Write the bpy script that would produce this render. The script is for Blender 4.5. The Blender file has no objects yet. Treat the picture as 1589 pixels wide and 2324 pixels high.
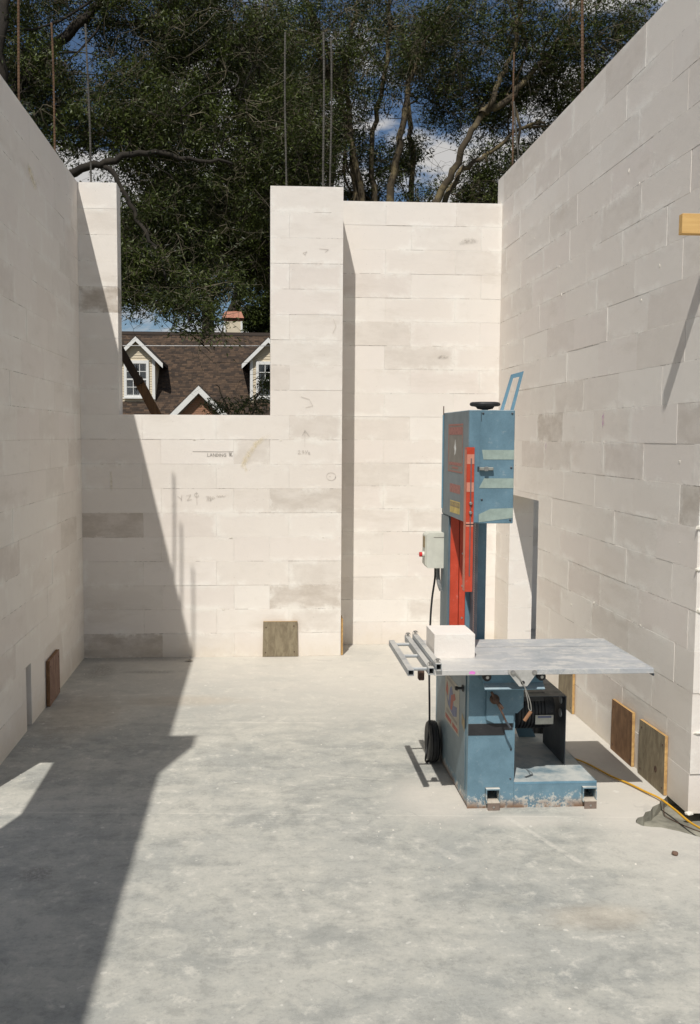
import bpy, bmesh, math, random
import numpy as np
from mathutils import Vector, Matrix
from mathutils.geometry import tessellate_polygon

S = bpy.context.scene
C = S.collection
rnd = random.Random(11)

# ------------------------------------------------------------------ camera, sky, sun, exposure
CAM_H = 1.8643
yaw, pitch, roll = 0.0582, 0.0797, 0.0039
fw = Vector((math.sin(yaw) * math.cos(pitch), math.cos(yaw) * math.cos(pitch), -math.sin(pitch)))
rt = Vector((math.cos(yaw), -math.sin(yaw), 0)); up = rt.cross(fw)
r2 = rt * math.cos(roll) + up * math.sin(roll); u2 = up * math.cos(roll) - rt * math.sin(roll)
cam = bpy.data.cameras.new('camera'); co = bpy.data.objects.new('camera', cam); C.objects.link(co)
cam.sensor_fit = 'VERTICAL'; cam.sensor_height = 36; cam.sensor_width = 24.6
cam.lens = 36 * 2157.26 / 2324; cam.shift_x = 81.7 / 2324
cam.clip_start = 0.05; cam.clip_end = 3000
M = Matrix((r2, u2, -fw)).transposed().to_4x4(); M.translation = (0, 0, CAM_H)
co.matrix_world = M
S.camera = co

SUN = Vector((0.2335, 0.683, -1.0)).normalized()          # the way the light travels
elev = math.asin(-SUN.z); az = math.atan2(-SUN.x, -SUN.y)  # azimuth of the sun, clockwise from +y
W = bpy.data.worlds.new('World'); S.world = W; W.use_nodes = True
wn = W.node_tree; wn.nodes.clear()
def N(t, k, **kw):
    n = t.nodes.new(k)
    for a, v in kw.items(): setattr(n, a, v)
    return n
wo = N(wn, 'ShaderNodeOutputWorld'); bg = N(wn, 'ShaderNodeBackground'); bg.inputs['Strength'].default_value = 0.060
sky = N(wn, 'ShaderNodeTexSky'); sky.sky_type = 'NISHITA'; sky.sun_disc = False
sky.sun_elevation = elev; sky.sun_rotation = az; sky.air_density = 1.0; sky.dust_density = 0.15; sky.ozone_density = 4.5
tc = N(wn, 'ShaderNodeTexCoord'); cn = N(wn, 'ShaderNodeTexNoise'); cn.inputs['Scale'].default_value = 3.6; cn.inputs['Detail'].default_value = 7
cn.inputs['Roughness'].default_value = 0.55
mpw = N(wn, 'ShaderNodeMapping'); mpw.inputs['Scale'].default_value = (1, 1, 2.4); mpw.inputs['Location'].default_value = (0.35, 0.2, 0.1)
wn.links.new(tc.outputs['Generated'], mpw.inputs['Vector']); wn.links.new(mpw.outputs['Vector'], cn.inputs['Vector'])
cr = N(wn, 'ShaderNodeValToRGB'); cr.color_ramp.elements[0].position = 0.512; cr.color_ramp.elements[1].position = 0.560
cm = N(wn, 'ShaderNodeMixRGB'); cm.inputs[2].default_value = (9.6, 9.4, 9.2, 1)
wn.links.new(cn.outputs['Fac'], cr.inputs['Fac']); wn.links.new(cr.outputs['Color'], cm.inputs['Fac'])
wn.links.new(sky.outputs['Color'], cm.inputs[1]); wn.links.new(cm.outputs['Color'], bg.inputs['Color']); wn.links.new(bg.outputs[0], wo.inputs['Surface'])
sl = bpy.data.lights.new('sun', 'SUN'); so = bpy.data.objects.new('sun', sl); C.objects.link(so)
sl.energy = 4.05; sl.angle = math.radians(0.55); sl.color = (1.0, 0.96, 0.90)
so.rotation_euler = SUN.to_track_quat('-Z', 'Y').to_euler(); so.location = (-3, -8, 14)
S.view_settings.view_transform = 'Standard'; S.view_settings.look = 'None'; S.view_settings.gamma = 1
S.view_settings.use_curve_mapping = False; S.view_settings.exposure = 0.0
S.cycles.max_bounces = 8; S.cycles.diffuse_bounces = 5; S.cycles.transparent_max_bounces = 12

# ------------------------------------------------------------------ material helpers
class Mat:
    def __init__(s, name):
        s.m = bpy.data.materials.new(name); s.m.use_nodes = True; s.t = s.m.node_tree
        s.b = s.t.nodes['Principled BSDF']; s.out = s.t.nodes['Material Output']
    def n(s, k, **kw): return N(s.t, k, **kw)
    def l(s, a, b): s.t.links.new(a, b)
    def coord(s, kind='Object', scale=(1, 1, 1), loc=(0, 0, 0)):
        if kind == 'World':
            o = s.n('ShaderNodeNewGeometry').outputs['Position']
        else:
            o = s.n('ShaderNodeTexCoord').outputs[kind]
        mp = s.n('ShaderNodeMapping'); mp.inputs['Scale'].default_value = scale; mp.inputs['Location'].default_value = loc
        s.l(o, mp.inputs['Vector']); return mp.outputs['Vector']
    def noise(s, vec, scale, detail=4, rough=0.55, dist=0.0):
        n = s.n('ShaderNodeTexNoise'); n.inputs['Scale'].default_value = scale; n.inputs['Detail'].default_value = detail
        n.inputs['Roughness'].default_value = rough; n.inputs['Distortion'].default_value = dist
        if vec is not None: s.l(vec, n.inputs['Vector'])
        return n.outputs['Fac']
    def math(s, op, a, b=0.0, c=None, clamp=False):
        n = s.n('ShaderNodeMath', operation=op, use_clamp=clamp)
        for i, v in enumerate((a, b, c)):
            if v is None: continue
            if isinstance(v, (int, float)): n.inputs[i].default_value = v
            else: s.l(v, n.inputs[i])
        return n.outputs[0]
    def ss(s, v, a, b):                       # smoothstep a..b
        n = s.n('ShaderNodeMapRange', interpolation_type='SMOOTHSTEP')
        s.l(v, n.inputs['Value']); n.inputs['From Min'].default_value = a; n.inputs['From Max'].default_value = b
        return n.outputs['Result']
    def mix(s, f, a, b, mode='MIX'):
        n = s.n('ShaderNodeMixRGB', blend_type=mode)
        for i, v in ((0, f), (1, a), (2, b)):
            if isinstance(v, (int, float)): n.inputs[i].default_value = v if i == 0 else (v, v, v, 1)
            elif isinstance(v, tuple): n.inputs[i].default_value = (*v, 1)
            else: s.l(v, n.inputs[i])
        return n.outputs['Color']
    def bump(s, h, strength=0.3, dist=0.01):
        n = s.n('ShaderNodeBump'); n.inputs['Strength'].default_value = strength; n.inputs['Distance'].default_value = dist
        s.l(h, n.inputs['Height']); s.l(n.outputs['Normal'], s.b.inputs['Normal'])
    def xyz(s, v):
        n = s.n('ShaderNodeSeparateXYZ'); s.l(v, n.inputs[0]); return n.outputs
    def set(s, color=None, rough=None, metal=None, spec=None):
        for k, v in (('Base Color', color), ('Roughness', rough), ('Metallic', metal), ('Specular IOR Level', spec)):
            if v is None: continue
            if isinstance(v, tuple): s.b.inputs[k].default_value = (*v, 1)
            elif isinstance(v, (int, float)): s.b.inputs[k].default_value = v
            else: s.l(v, s.b.inputs[k])
        return s.m

def plain(name, col, rough=0.6, metal=0.0, var=0.18, scale=14, spec=None, bump=0.0):
    m = Mat(name); v = m.coord('Object')
    f = m.noise(v, scale, 5, 0.6)
    c = m.mix(m.ss(f, 0.3, 0.7), tuple(x * (1 - var) for x in col), tuple(min(1, x * (1 + var)) for x in col))
    if bump: m.bump(m.noise(v, scale * 8, 3), bump, 0.002)
    return m.set(c, rough, metal, spec)

# aerated concrete block: per-block tint, trowelled mortar smears along the joints, stains where a block carries them
def make_block_mat():
    m = Mat('aerated_concrete'); oc = m.coord('Object'); oi = m.n('ShaderNodeObjectInfo')
    wv = m.coord('World')
    mp = m.n('ShaderNodeMapping'); m.l(oc, mp.inputs['Vector'])
    cmb = m.n('ShaderNodeCombineXYZ'); r37 = m.math('MULTIPLY', oi.outputs['Random'], 37.0); m.l(r37, cmb.inputs[0]); m.l(r37, cmb.inputs[1]); m.l(cmb.outputs[0], mp.inputs['Location'])
    lv = mp.outputs['Vector']
    at = m.n('ShaderNodeAttribute', attribute_type='OBJECT', attribute_name='half_size')
    ab = m.n('ShaderNodeVectorMath', operation='ABSOLUTE'); m.l(oc, ab.inputs[0])
    sb = m.n('ShaderNodeVectorMath', operation='SUBTRACT'); m.l(at.outputs['Vector'], sb.inputs[0]); m.l(ab.outputs[0], sb.inputs[1])
    ex, ey, ez = m.xyz(sb.outputs[0])
    edge = m.math('MINIMUM', m.math('MINIMUM', m.math('MAXIMUM', ex, ey), m.math('MAXIMUM', ey, ez)), m.math('MAXIMUM', ex, ez))
    big = m.noise(wv, 1.1, 4, 0.6); mid = m.noise(lv, 7.0, 5, 0.65); fine = m.noise(wv, 90, 3, 0.6); med = m.noise(wv, 14, 5, 0.65)
    base = m.mix(oi.outputs['Random'], (0.770, 0.718, 0.655), (0.798, 0.756, 0.696))
    pink = m.math('FRACT', m.math('MULTIPLY', oi.outputs['Random'], 17.3))
    base = m.mix(m.math('MULTIPLY', m.ss(pink, 0.45, 1.0), 0.5), base, (0.755, 0.690, 0.638))
    base = m.mix(m.math('MULTIPLY', m.ss(big, 0.42, 0.72), 0.30), base, (0.68, 0.62, 0.56))
    base = m.mix(m.math('MULTIPLY', m.ss(med, 0.5, 0.8), 0.14), base, (0.58, 0.53, 0.46))
    band = m.noise(m.coord('World', (0.9, 0.9, 3.2), (4, 1, 2)), 1.3, 6, 0.68)
    base = m.mix(m.math('MULTIPLY', m.ss(band, 0.53, 0.72), 0.42), base, (0.60, 0.545, 0.475))
    st = m.n('ShaderNodeAttribute', attribute_type='OBJECT', attribute_name='stain')
    wob = m.noise(wv, 9.0, 6, 0.72)
    ragged = m.math('ADD', m.math('MULTIPLY', edge, 40.0), m.math('MULTIPLY', m.math('SUBTRACT', wob, 0.40), 7.0))
    tint = m.math('ADD', 0.45, m.math('MULTIPLY', m.ss(m.noise(m.coord('World', (1, 1, 2.2)), 5.0, 6, 0.7), 0.32, 0.66), 0.6))
    sm = m.math('MULTIPLY', m.math('MULTIPLY', m.ss(ragged, -0.2, 0.8), tint), st.outputs['Fac'], clamp=True)
    base = m.mix(sm, base, (0.40, 0.345, 0.285))
    patchy = m.ss(m.noise(wv, 2.6, 6, 0.72), 0.47, 0.60)
    smear = m.math('MULTIPLY', m.math('SUBTRACT', 1.0, m.ss(m.math('ADD', edge, m.math('MULTIPLY', m.math('SUBTRACT', wob, 0.5), 0.11)), 0.0, 0.055)), patchy)
    base = m.mix(m.math('MULTIPLY', smear, 0.7), base, (0.835, 0.805, 0.745))
    rim = m.math('SUBTRACT', 1.0, m.ss(edge, 0.0008, 0.0026))
    horiz = m.math('SUBTRACT', 1.0, m.ss(ez, 0.001, 0.004))
    base = m.mix(m.math('MULTIPLY', rim, m.math('MULTIPLY', m.ss(m.noise(wv, 4.5, 4, 0.65), 0.50, 0.60), 0.55)), base, (0.87, 0.85, 0.80))
    crack = m.math('MULTIPLY', m.math('MULTIPLY', rim, m.math('ADD', 0.25, m.math('MULTIPLY', horiz, 0.75))), m.ss(m.noise(wv, 2.4, 5, 0.75), 0.555, 0.60))
    base = m.mix(m.math('MULTIPLY', crack, 0.6), base, (0.20, 0.17, 0.14))
    spk = m.ss(m.noise(wv, 46, 2, 0.5), 0.745, 0.78)
    base = m.mix(m.math('MULTIPLY', spk, 0.3), base, (0.32, 0.29, 0.25))
    z = m.xyz(wv)[2]
    damp = m.math('MULTIPLY', m.math('SUBTRACT', 1.0, m.ss(m.math('ADD', z, m.math('MULTIPLY', med, 0.25)), 0.08, 0.34)), 0.42)
    base = m.mix(damp, base, (0.60, 0.52, 0.40))
    h = m.math('ADD', m.math('MULTIPLY', fine, 0.5), m.math('ADD', m.math('MULTIPLY', med, 0.8), m.math('MULTIPLY', smear, 0.9)))
    h = m.math('SUBTRACT', h, m.math('MULTIPLY', m.ss(m.noise(wv, 150, 2, 0.6), 0.60, 0.72), 0.5))
    m.bump(h, 0.34, 0.004)
    return m.set(base, 0.92, 0, 0.2)
BLOCK = make_block_mat()
MORTAR = plain('mortar', (0.70, 0.66, 0.58), 0.95, 0, 0.15, 9)

def make_floor_mat():
    m = Mat('trowelled_concrete'); w = m.coord('World'); x, y, z = m.xyz(w)
    sw = m.coord('World', (0.55, 1.7, 1), (3.1, 0.4, 0))
    big = m.noise(w, 0.8, 6, 0.62, 0.2); trow = m.noise(m.coord('World', (0.8, 1.5, 1), (3.1, 0.4, 0)), 2.3, 10, 0.74, 0.25)
    blot = m.noise(w, 3.6, 10, 0.78, 0.12); med = m.noise(w, 9.5, 9, 0.76, 0.1); fine = m.noise(w, 62, 5, 0.78); grit = m.noise(w, 230, 2, 0.6)
    base = m.mix(m.ss(big, 0.34, 0.66), (0.350, 0.353, 0.325), (0.490, 0.474, 0.418))
    base = m.mix(m.math('MULTIPLY', m.ss(trow, 0.44, 0.62), 0.55), base, (0.235, 0.246, 0.232))
    base = m.mix(m.math('MULTIPLY', m.ss(blot, 0.47, 0.60), 0.50), base, (0.50, 0.485, 0.425))
    base = m.mix(m.math('MULTIPLY', m.ss(med, 0.53, 0.66), 0.50), base, (0.66, 0.63, 0.555))
    base = m.mix(m.math('MULTIPLY', m.ss(med, 0.50, 0.36), 0.45), base, (0.225, 0.23, 0.212))
    base = m.mix(m.math('MULTIPLY', m.ss(fine, 0.50, 0.72), 0.42), base, (0.20, 0.205, 0.19))
    base = m.mix(m.math('MULTIPLY', m.ss(grit, 0.58, 0.72), 0.30), base, (0.62, 0.60, 0.54))
    # cutting dust lying round the saw, along the walls and towards the back of the room
    def blob(cx, cy, rx, ry):
        dx = m.math('DIVIDE', m.math('SUBTRACT', x, cx), rx); dy = m.math('DIVIDE', m.math('SUBTRACT', y, cy), ry)
        d = m.math('SQRT', m.math('ADD', m.math('MULTIPLY', dx, dx), m.math('MULTIPLY', dy, dy)))
        return m.math('SUBTRACT', 1.0, m.ss(m.math('ADD', d, m.math('MULTIPLY', m.math('SUBTRACT', med, 0.5), 0.9)), 0.35, 1.15))
    dust = m.math('MAXIMUM', blob(0.93, 4.72, 0.32, 0.36), blob(1.9, 4.55, 0.42, 0.42))
    dust = m.math('MAXIMUM', dust, blob(1.9, 5.9, 0.5, 2.4))
    dust = m.math('MAXIMUM', dust, m.math('MULTIPLY', blob(0.6, 8.0, 2.4, 2.3), 0.8))
    dust = m.math('MAXIMUM', dust, m.math('MULTIPLY', blob(1.28, 4.43, 0.30, 0.10), 0.8))
    base = m.mix(m.math('MULTIPLY', dust, m.math('ADD', 0.55, m.math('MULTIPLY', m.ss(trow, 0.35, 0.65), 0.35))), base, (0.60, 0.56, 0.495))
    # snapped chalk lines and scrapes
    def line(x0, y0, x1, y1, wd, amt):
        L = math.hypot(x1 - x0, y1 - y0); tx, ty = (x1 - x0) / L, (y1 - y0) / L
        px = m.math('SUBTRACT', x, x0); py = m.math('SUBTRACT', y, y0)
        al = m.math('ADD', m.math('MULTIPLY', px, tx), m.math('MULTIPLY', py, ty))
        pe = m.math('ABSOLUTE', m.math('ADD', m.math('ADD', m.math('MULTIPLY', px, -ty), m.math('MULTIPLY', py, tx)), m.math('MULTIPLY', m.math('SUBTRACT', med, 0.5), wd * 2.2)))
        ins = m.math('MULTIPLY', m.ss(al, 0.0, 0.06), m.math('SUBTRACT', 1.0, m.ss(al, L - 0.1, L)))
        return m.math('MULTIPLY', m.math('MULTIPLY', m.math('SUBTRACT', 1.0, m.ss(pe, wd * 0.3, wd)), ins), m.math('MULTIPLY', m.math('MULTIPLY', m.ss(fine, 0.25, 0.6), m.ss(med, 0.3, 0.6)), amt))
    ln = None
    for a in ((-1.3, 4.665, 1.9, 4.44, 0.006, 0.5), (1.20, 4.52, 1.43, 3.92, 0.022, 0.55), (0.05, 3.98, 0.18, 3.52, 0.02, 0.28), (0.70, 4.30, 0.92, 3.96, 0.035, 0.3),
              (-0.2, 6.1, 0.5, 6.05, 0.02, 0.4), (-1.2, 6.75, -0.6, 6.83, 0.02, 0.4), (1.2, 3.34, 1.7, 3.42, 0.012, 0.15), (0.3, 5.1, 0.75, 5.0, 0.012, 0.4)):
        v = line(*a); ln = v if ln is None else m.math('MAXIMUM', ln, v)
    base = m.mix(ln, base, (0.72, 0.68, 0.60))
    rust = m.math('MULTIPLY', m.math('MAXIMUM', blob(1.32, 3.5, 0.26, 0.12), m.math('MAXIMUM', blob(-0.55, 6.62, 0.55, 0.16), blob(-1.2, 6.3, 0.35, 0.6))), 0.24)
    base = m.mix(rust, base, (0.43, 0.33, 0.22))
    dk = m.math('MULTIPLY', m.math('MAXIMUM', blob(-0.95, 3.98, 0.10, 0.09), m.math('MAXIMUM', blob(-0.85, 7.45, 0.25, 0.06), m.math('MAXIMUM', blob(-1.25, 7.5, 0.14, 0.3), m.math('MULTIPLY', blob(-1.0, 7.9, 0.6, 0.1), 0.8)))), m.math('MULTIPLY', m.ss(fine, 0.35, 0.6), 0.55))
    base = m.mix(dk, base, (0.17, 0.16, 0.145))
    def hair(sc, th, lo, hi, seed):                # curling trowel and drag marks
        q = m.noise(m.coord('World', (1, 1.25, 1), (seed, seed * 0.7, 0)), sc, 2, 0.4, 1.2)
        return m.math('MULTIPLY', m.math('SUBTRACT', 1.0, m.ss(m.math('ABSOLUTE', m.math('SUBTRACT', q, 0.5)), th * 0.3, th)), m.ss(m.noise(m.coord('World', (1, 1, 1), (seed * 3, 0, 0)), 1.9, 3, 0.6), lo, hi))
    base = m.mix(m.math('MULTIPLY', hair(1.7, 0.012, 0.50, 0.66, 1.3), 0.16), base, (0.62, 0.60, 0.54))
    base = m.mix(m.math('MULTIPLY', hair(2.6, 0.010, 0.52, 0.68, 5.1), 0.20), base, (0.19, 0.195, 0.185))
    base = m.mix(m.math('MULTIPLY', hair(4.1, 0.014, 0.54, 0.68, 9.7), 0.18), base, (0.60, 0.58, 0.52))
    spots = m.math('MULTIPLY', m.ss(m.noise(w, 21, 2, 0.4), 0.72, 0.76), 0.6)
    base = m.mix(spots, base, (0.66, 0.64, 0.58))
    m.bump(m.math('ADD', m.math('MULTIPLY', trow, 0.6), m.math('ADD', m.math('MULTIPLY', med, 0.5), m.math('MULTIPLY', fine, 0.25))), 0.35, 0.006)
    ro = m.math('ADD', 0.62, m.math('MULTIPLY', med, 0.3))
    return m.set(base, ro, 0, 0.35)
FLOORM = make_floor_mat()

def painted(name, col, rough=0.45, dust=0.55, low=0.0, rust=0.0, metal=0.0):
    """machine paint: faded patches, settled dust on upward faces, pale splashes low down, rust along the foot"""
    m = Mat(name); w = m.coord('World'); x, y, z = m.xyz(w)
    a = m.noise(w, 7, 6, 0.65); b = m.noise(w, 38, 5, 0.7); c = m.noise(w, 160, 2, 0.6)
    base = m.mix(m.ss(a, 0.3, 0.7), tuple(k * 0.86 for k in col), tuple(min(1, k * 1.12 + 0.012) for k in col))
    base = m.mix(m.math('MULTIPLY', m.ss(c, 0.35, 0.8), 0.22), base, tuple(k * 0.55 for k in col))
    nz = m.xyz(m.n('ShaderNodeNewGeometry').outputs['Normal'])[2]
    d = m.math('MULTIPLY', m.ss(nz, 0.4, 0.95), m.math('MULTIPLY', m.ss(a, 0.25, 0.62), dust))
    d2 = m.math('MULTIPLY', m.ss(m.math('ADD', b, m.math('MULTIPLY', a, 0.4)), 0.80, 0.95), dust * 0.3)
    d = m.math('MAXIMUM', d, d2)
    if low:
        lz = m.math('SUBTRACT', 1.0, m.ss(z, 0.0, low))
        d = m.math('MAXIMUM', d, m.math('MULTIPLY', m.ss(m.math('ADD', b, m.math('MULTIPLY', lz, 0.28)), 0.70, 0.80), m.math('MULTIPLY', lz, 0.85)))
    base = m.mix(d, base, (0.68, 0.64, 0.56))
    if rust:
        rz = m.math('MULTIPLY', m.math('SUBTRACT', 1.0, m.ss(z, 0.0, rust)), m.ss(m.math('ADD', a, m.math('MULTIPLY', b, 0.4)), 0.55, 0.75))
        base = m.mix(rz, base, (0.20, 0.12, 0.075))
    m.bump(m.math('ADD', b, c), 0.08, 0.002)
    return m.set(base, m.math('ADD', rough, m.math('MULTIPLY', d, 0.4)), metal, 0.4)
BLUE = painted('blue_machine_paint', (0.128, 0.225, 0.285), 0.45, 0.60, 0.15, 0.06)
BLUE2 = painted('light_blue_paint', (0.135, 0.265, 0.355), 0.45, 0.4)
BLUE_SHADE = painted('shaded_blue_sheet', (0.130, 0.180, 0.205), 0.45, 0.25, 0.12)  # left-facing panels: the machine blue with side shade mixed into the colour
RED = painted('red_guard_paint', (0.52, 0.060, 0.025), 0.42, 0.7)
PINKW = painted('worn_red_paint', (0.62, 0.26, 0.18), 0.6, 0.5)
GALV = painted('dusty_galvanised_steel', (0.40, 0.42, 0.43), 0.5, 0.62, 0, 0, 0.35)
def table_mat():
    m = Mat('dusty_table_plate'); w = m.coord('World'); g = m.noise(m.coord('World', (2.2, 4.2, 3), (2, 0, 0)), 2.6, 9, 0.76, 0.35); a = m.noise(w, 3.2, 7, 0.72); f = m.noise(w, 60, 4, 0.7)
    base = m.mix(m.ss(a, 0.35, 0.65), (0.31, 0.335, 0.355), (0.45, 0.46, 0.47))
    base = m.mix(m.math('MULTIPLY', m.ss(g, 0.46, 0.62), 0.75), base, (0.62, 0.60, 0.56))
    x, y, z = m.xyz(w); near = m.math('SUBTRACT', 1.0, m.ss(m.math('ADD', x, m.math('MULTIPLY', a, 0.5)), 1.15, 1.55))
    base = m.mix(m.math('MULTIPLY', near, 0.65), base, (0.66, 0.63, 0.58))
    base = m.mix(m.math('MULTIPLY', m.ss(f, 0.55, 0.75), 0.35), base, (0.18, 0.19, 0.20))
    m.bump(m.math('ADD', g, f), 0.15, 0.003)
    return m.set(base, 0.55, 0.15, 0.4)
TABLE = table_mat()
BLACK = plain('black_rubber', (0.018, 0.018, 0.019), 0.6, 0, 0.3, 30)
BLACKP = painted('black_paint', (0.020, 0.020, 0.022), 0.5, 0.35)
DARKG = painted('dark_sheet_metal', (0.05, 0.06, 0.072), 0.55, 0.35)
CREAM = plain('cream_plastic', (0.60, 0.60, 0.52), 0.5, 0, 0.06, 20)
STEEL = plain('bolt_steel', (0.45, 0.44, 0.42), 0.35, 0.85, 0.1, 30)
RUSTM = plain('rusty_steel', (0.095, 0.055, 0.038), 0.8, 0.2, 0.4, 40, None, 0.3)
REBAR = plain('weathered_rebar', (0.125, 0.072, 0.040), 0.8, 0.3, 0.4, 6)
REBARG = plain('grey_rebar', (0.095, 0.088, 0.076), 0.7, 0.4, 0.35, 6)
REDP = plain('red_button', (0.55, 0.03, 0.03), 0.35)
YEL = plain('yellow_cord', (0.62, 0.33, 0.02), 0.45, 0, 0.12, 9)
BRASSL = plain('caution_yellow', (0.62, 0.47, 0.14), 0.6)
CAUTB = plain('caution_band', (0.33, 0.25, 0.13), 0.6)
SIGNG = plain('sign_grey', (0.235, 0.215, 0.185), 0.6, 0, 0.1)
SIGNR = plain('sign_red', (0.36, 0.14, 0.115), 0.6, 0, 0.25, 60)
WHITEP = plain('white_print', (0.72, 0.72, 0.70), 0.6)
BEIGET = plain('sticker_cream', (0.36, 0.335, 0.275), 0.6, 0, 0.1)
STBLUE = plain('sticker_blue', (0.14, 0.155, 0.26), 0.6, 0, 0.15)
STRED = plain('sticker_red', (0.34, 0.085, 0.055), 0.6, 0, 0.15)
BAND = plain('tape_band', (0.30, 0.37, 0.33), 0.6, 0, 0.12, 25)
PENCIL = plain('pencil', (0.25, 0.225, 0.20), 0.9)
PENCILF = plain('faint_pencil', (0.58, 0.53, 0.475), 0.9)
PINKM = plain('magenta_marker', (0.58, 0.28, 0.52), 0.9)
PINKB = plain('magenta_paint', (0.75, 0.22, 0.62), 0.8)
CHALKY = plain('yellow_crayon', (0.74, 0.66, 0.42), 0.9)

def wood(name, col, dark, scale=1.0, axis=2, run_=1.6):
    m = Mat(name); sc = [16, 16, 16]; sc[axis] = run_
    v = m.coord('World', tuple(k * scale for k in sc)); g = m.noise(v, 2.2, 6, 0.65, 0.6); b = m.noise(m.coord('World'), 9, 5, 0.65)
    base = m.mix(m.ss(g, 0.32, 0.7), dark, col); base = m.mix(m.math('MULTIPLY', m.ss(b, 0.5, 0.75), 0.5), base, dark)
    m.bump(g, 0.15, 0.002); return m.set(base, 0.8, 0, 0.25)
PLYG = wood('weathered_plywood', (0.29, 0.245, 0.165), (0.185, 0.15, 0.10), 0.8, 2, 6)
PLYR = wood('reddish_plywood', (0.27, 0.155, 0.08), (0.155, 0.085, 0.045), 0.8, 2, 6)
PLYD = wood('dull_plywood', (0.30, 0.20, 0.15), (0.20, 0.12, 0.09), 0.8, 2, 6)
PLYE = wood('plywood_edge', (0.62, 0.40, 0.16), (0.40, 0.24, 0.10), 1.0, 1)
LUMB = wood('fresh_lumber', (0.72, 0.47, 0.19), (0.60, 0.36, 0.13), 1.0, 0)
BRACE = wood('weathered_brace', (0.20, 0.105, 0.045), (0.11, 0.058, 0.028))
BRACE_SHADE = wood('shaded_brace', (0.055, 0.036, 0.022), (0.03, 0.02, 0.014))  # upper half of the brace, its shade put into the timber colour
CORK = wood('wooden_pin', (0.36, 0.19, 0.10), (0.22, 0.11, 0.06))

# ------------------------------------------------------------------ mesh helpers
WL = {}                                           # world location of every object (no rotations are used)
class MB:
    def __init__(s): s.v = []; s.f = []; s.mi = []
    def add(s, vs, fs, mi=0):
        o = len(s.v); s.v += [tuple(p) for p in vs]
        for f in fs: s.f.append(tuple(i + o for i in f)); s.mi.append(mi)
        return s
    def box(s, x0, x1, y0, y1, z0, z1, b=0.0, mi=0):
        if b <= 0:
            vs = [(x, y, z) for x in (x0, x1) for y in (y0, y1) for z in (z0, z1)]
            return s.add(vs, [(0, 1, 3, 2), (4, 6, 7, 5), (0, 4, 5, 1), (2, 3, 7, 6), (0, 2, 6, 4), (1, 5, 7, 3)], mi)
        vs, fs = bevel_box(x1 - x0, y1 - y0, z1 - z0, b)
        c = ((x0 + x1) / 2, (y0 + y1) / 2, (z0 + z1) / 2)
        return s.add([(a + c[0], d + c[1], e + c[2]) for a, d, e in vs], fs, mi)
    def prism(s, poly, axis, a, b, mi=0):          # polygon in the two other axes, extruded along axis
        n = len(poly); vs = []
        for w in (a, b):
            for p, q in poly: vs.append({'x': (w, p, q), 'y': (p, w, q), 'z': (p, q, w)}[axis])
        fs = [tuple(range(n)), tuple(range(2 * n - 1, n - 1, -1))] + [(i, i + n, (i + 1) % n + n, (i + 1) % n) for i in range(n)]
        return s.add(vs, fs, mi)
    def tube(s, pts, r, n=8, cap=True, mi=0):
        pts = [Vector(p) for p in pts]; k = len(pts); rs = r if hasattr(r, '__len__') else [r] * k
        o = []; prev = None
        for i, p in enumerate(pts):
            d = (pts[min(i + 1, k - 1)] - pts[max(i - 1, 0)]).normalized()
            if prev is None:
                a = d.cross(Vector((0, 0, 1)) if abs(d.z) < 0.9 else Vector((1, 0, 0))).normalized()
            else:
                a = (prev - d * prev.dot(d)).normalized()
            prev = a; b = d.cross(a)
            o += [p + (a * math.cos(t) + b * math.sin(t)) * rs[i] for t in [2 * math.pi * j / n for j in range(n)]]
        fs = [(i * n + j, i * n + (j + 1) % n, (i + 1) * n + (j + 1) % n, (i + 1) * n + j) for i in range(k - 1) for j in range(n)]
        if cap: fs += [tuple(range(n - 1, -1, -1)), tuple(range((k - 1) * n, k * n))]
        return s.add(o, fs, mi)
    def lathe(s, c, axis, prof, n=24, mi=0):       # prof: list of (offset along axis, radius)
        o = []
        for h, r in prof:
            for j in range(n):
                t = 2 * math.pi * j / n; p, q = r * math.cos(t), r * math.sin(t)
                d = {'x': (h, p, q), 'y': (p, h, q), 'z': (p, q, h)}[axis]
                o.append((c[0] + d[0], c[1] + d[1], c[2] + d[2]))
        k = len(prof)
        fs = [(i * n + j, i * n + (j + 1) % n, (i + 1) * n + (j + 1) % n, (i + 1) * n + j) for i in range(k - 1) for j in range(n)]
        fs += [tuple(range(n - 1, -1, -1)), tuple(range((k - 1) * n, k * n))]
        return s.add(o, fs, mi)
    def quad(s, a, b, c, d, mi=0): return s.add([a, b, c, d], [(0, 1, 2, 3)], mi)
    def build(s, name, mat, parent=None, smooth=False, loc=None):
        V = np.array(s.v, float); c = (V.min(0) + V.max(0)) / 2 if loc is None else np.array(loc, float)
        me = bpy.data.meshes.new(name); me.from_pydata([tuple(p) for p in (V - c)], [], s.f)
        for mm in (mat if isinstance(mat, (list, tuple)) else [mat]): me.materials.append(mm)
        me.polygons.foreach_set('material_index', s.mi)
        bm = bmesh.new(); bm.from_mesh(me); bmesh.ops.recalc_face_normals(bm, faces=bm.faces); bm.to_mesh(me); bm.free()
        if smooth: smooth_by_angle(me)
        return link(name, me, tuple(c), parent)
def smooth_by_angle(me, deg=40):
    for p in me.polygons: p.use_smooth = True
    bm = bmesh.new(); bm.from_mesh(me)
    for e in bm.edges:
        if len(e.link_faces) == 2 and e.calc_face_angle(0) > math.radians(deg): e.smooth = False
    bm.to_mesh(me); bm.free()
def link(name, me, wloc, parent=None):
    o = bpy.data.objects.new(name, me); C.objects.link(o); WL[o] = Vector(wloc)
    if parent is not None: o.parent = parent; o.location = Vector(wloc) - WL[parent]
    else: o.location = wloc
    return o
_bb = {}
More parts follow.
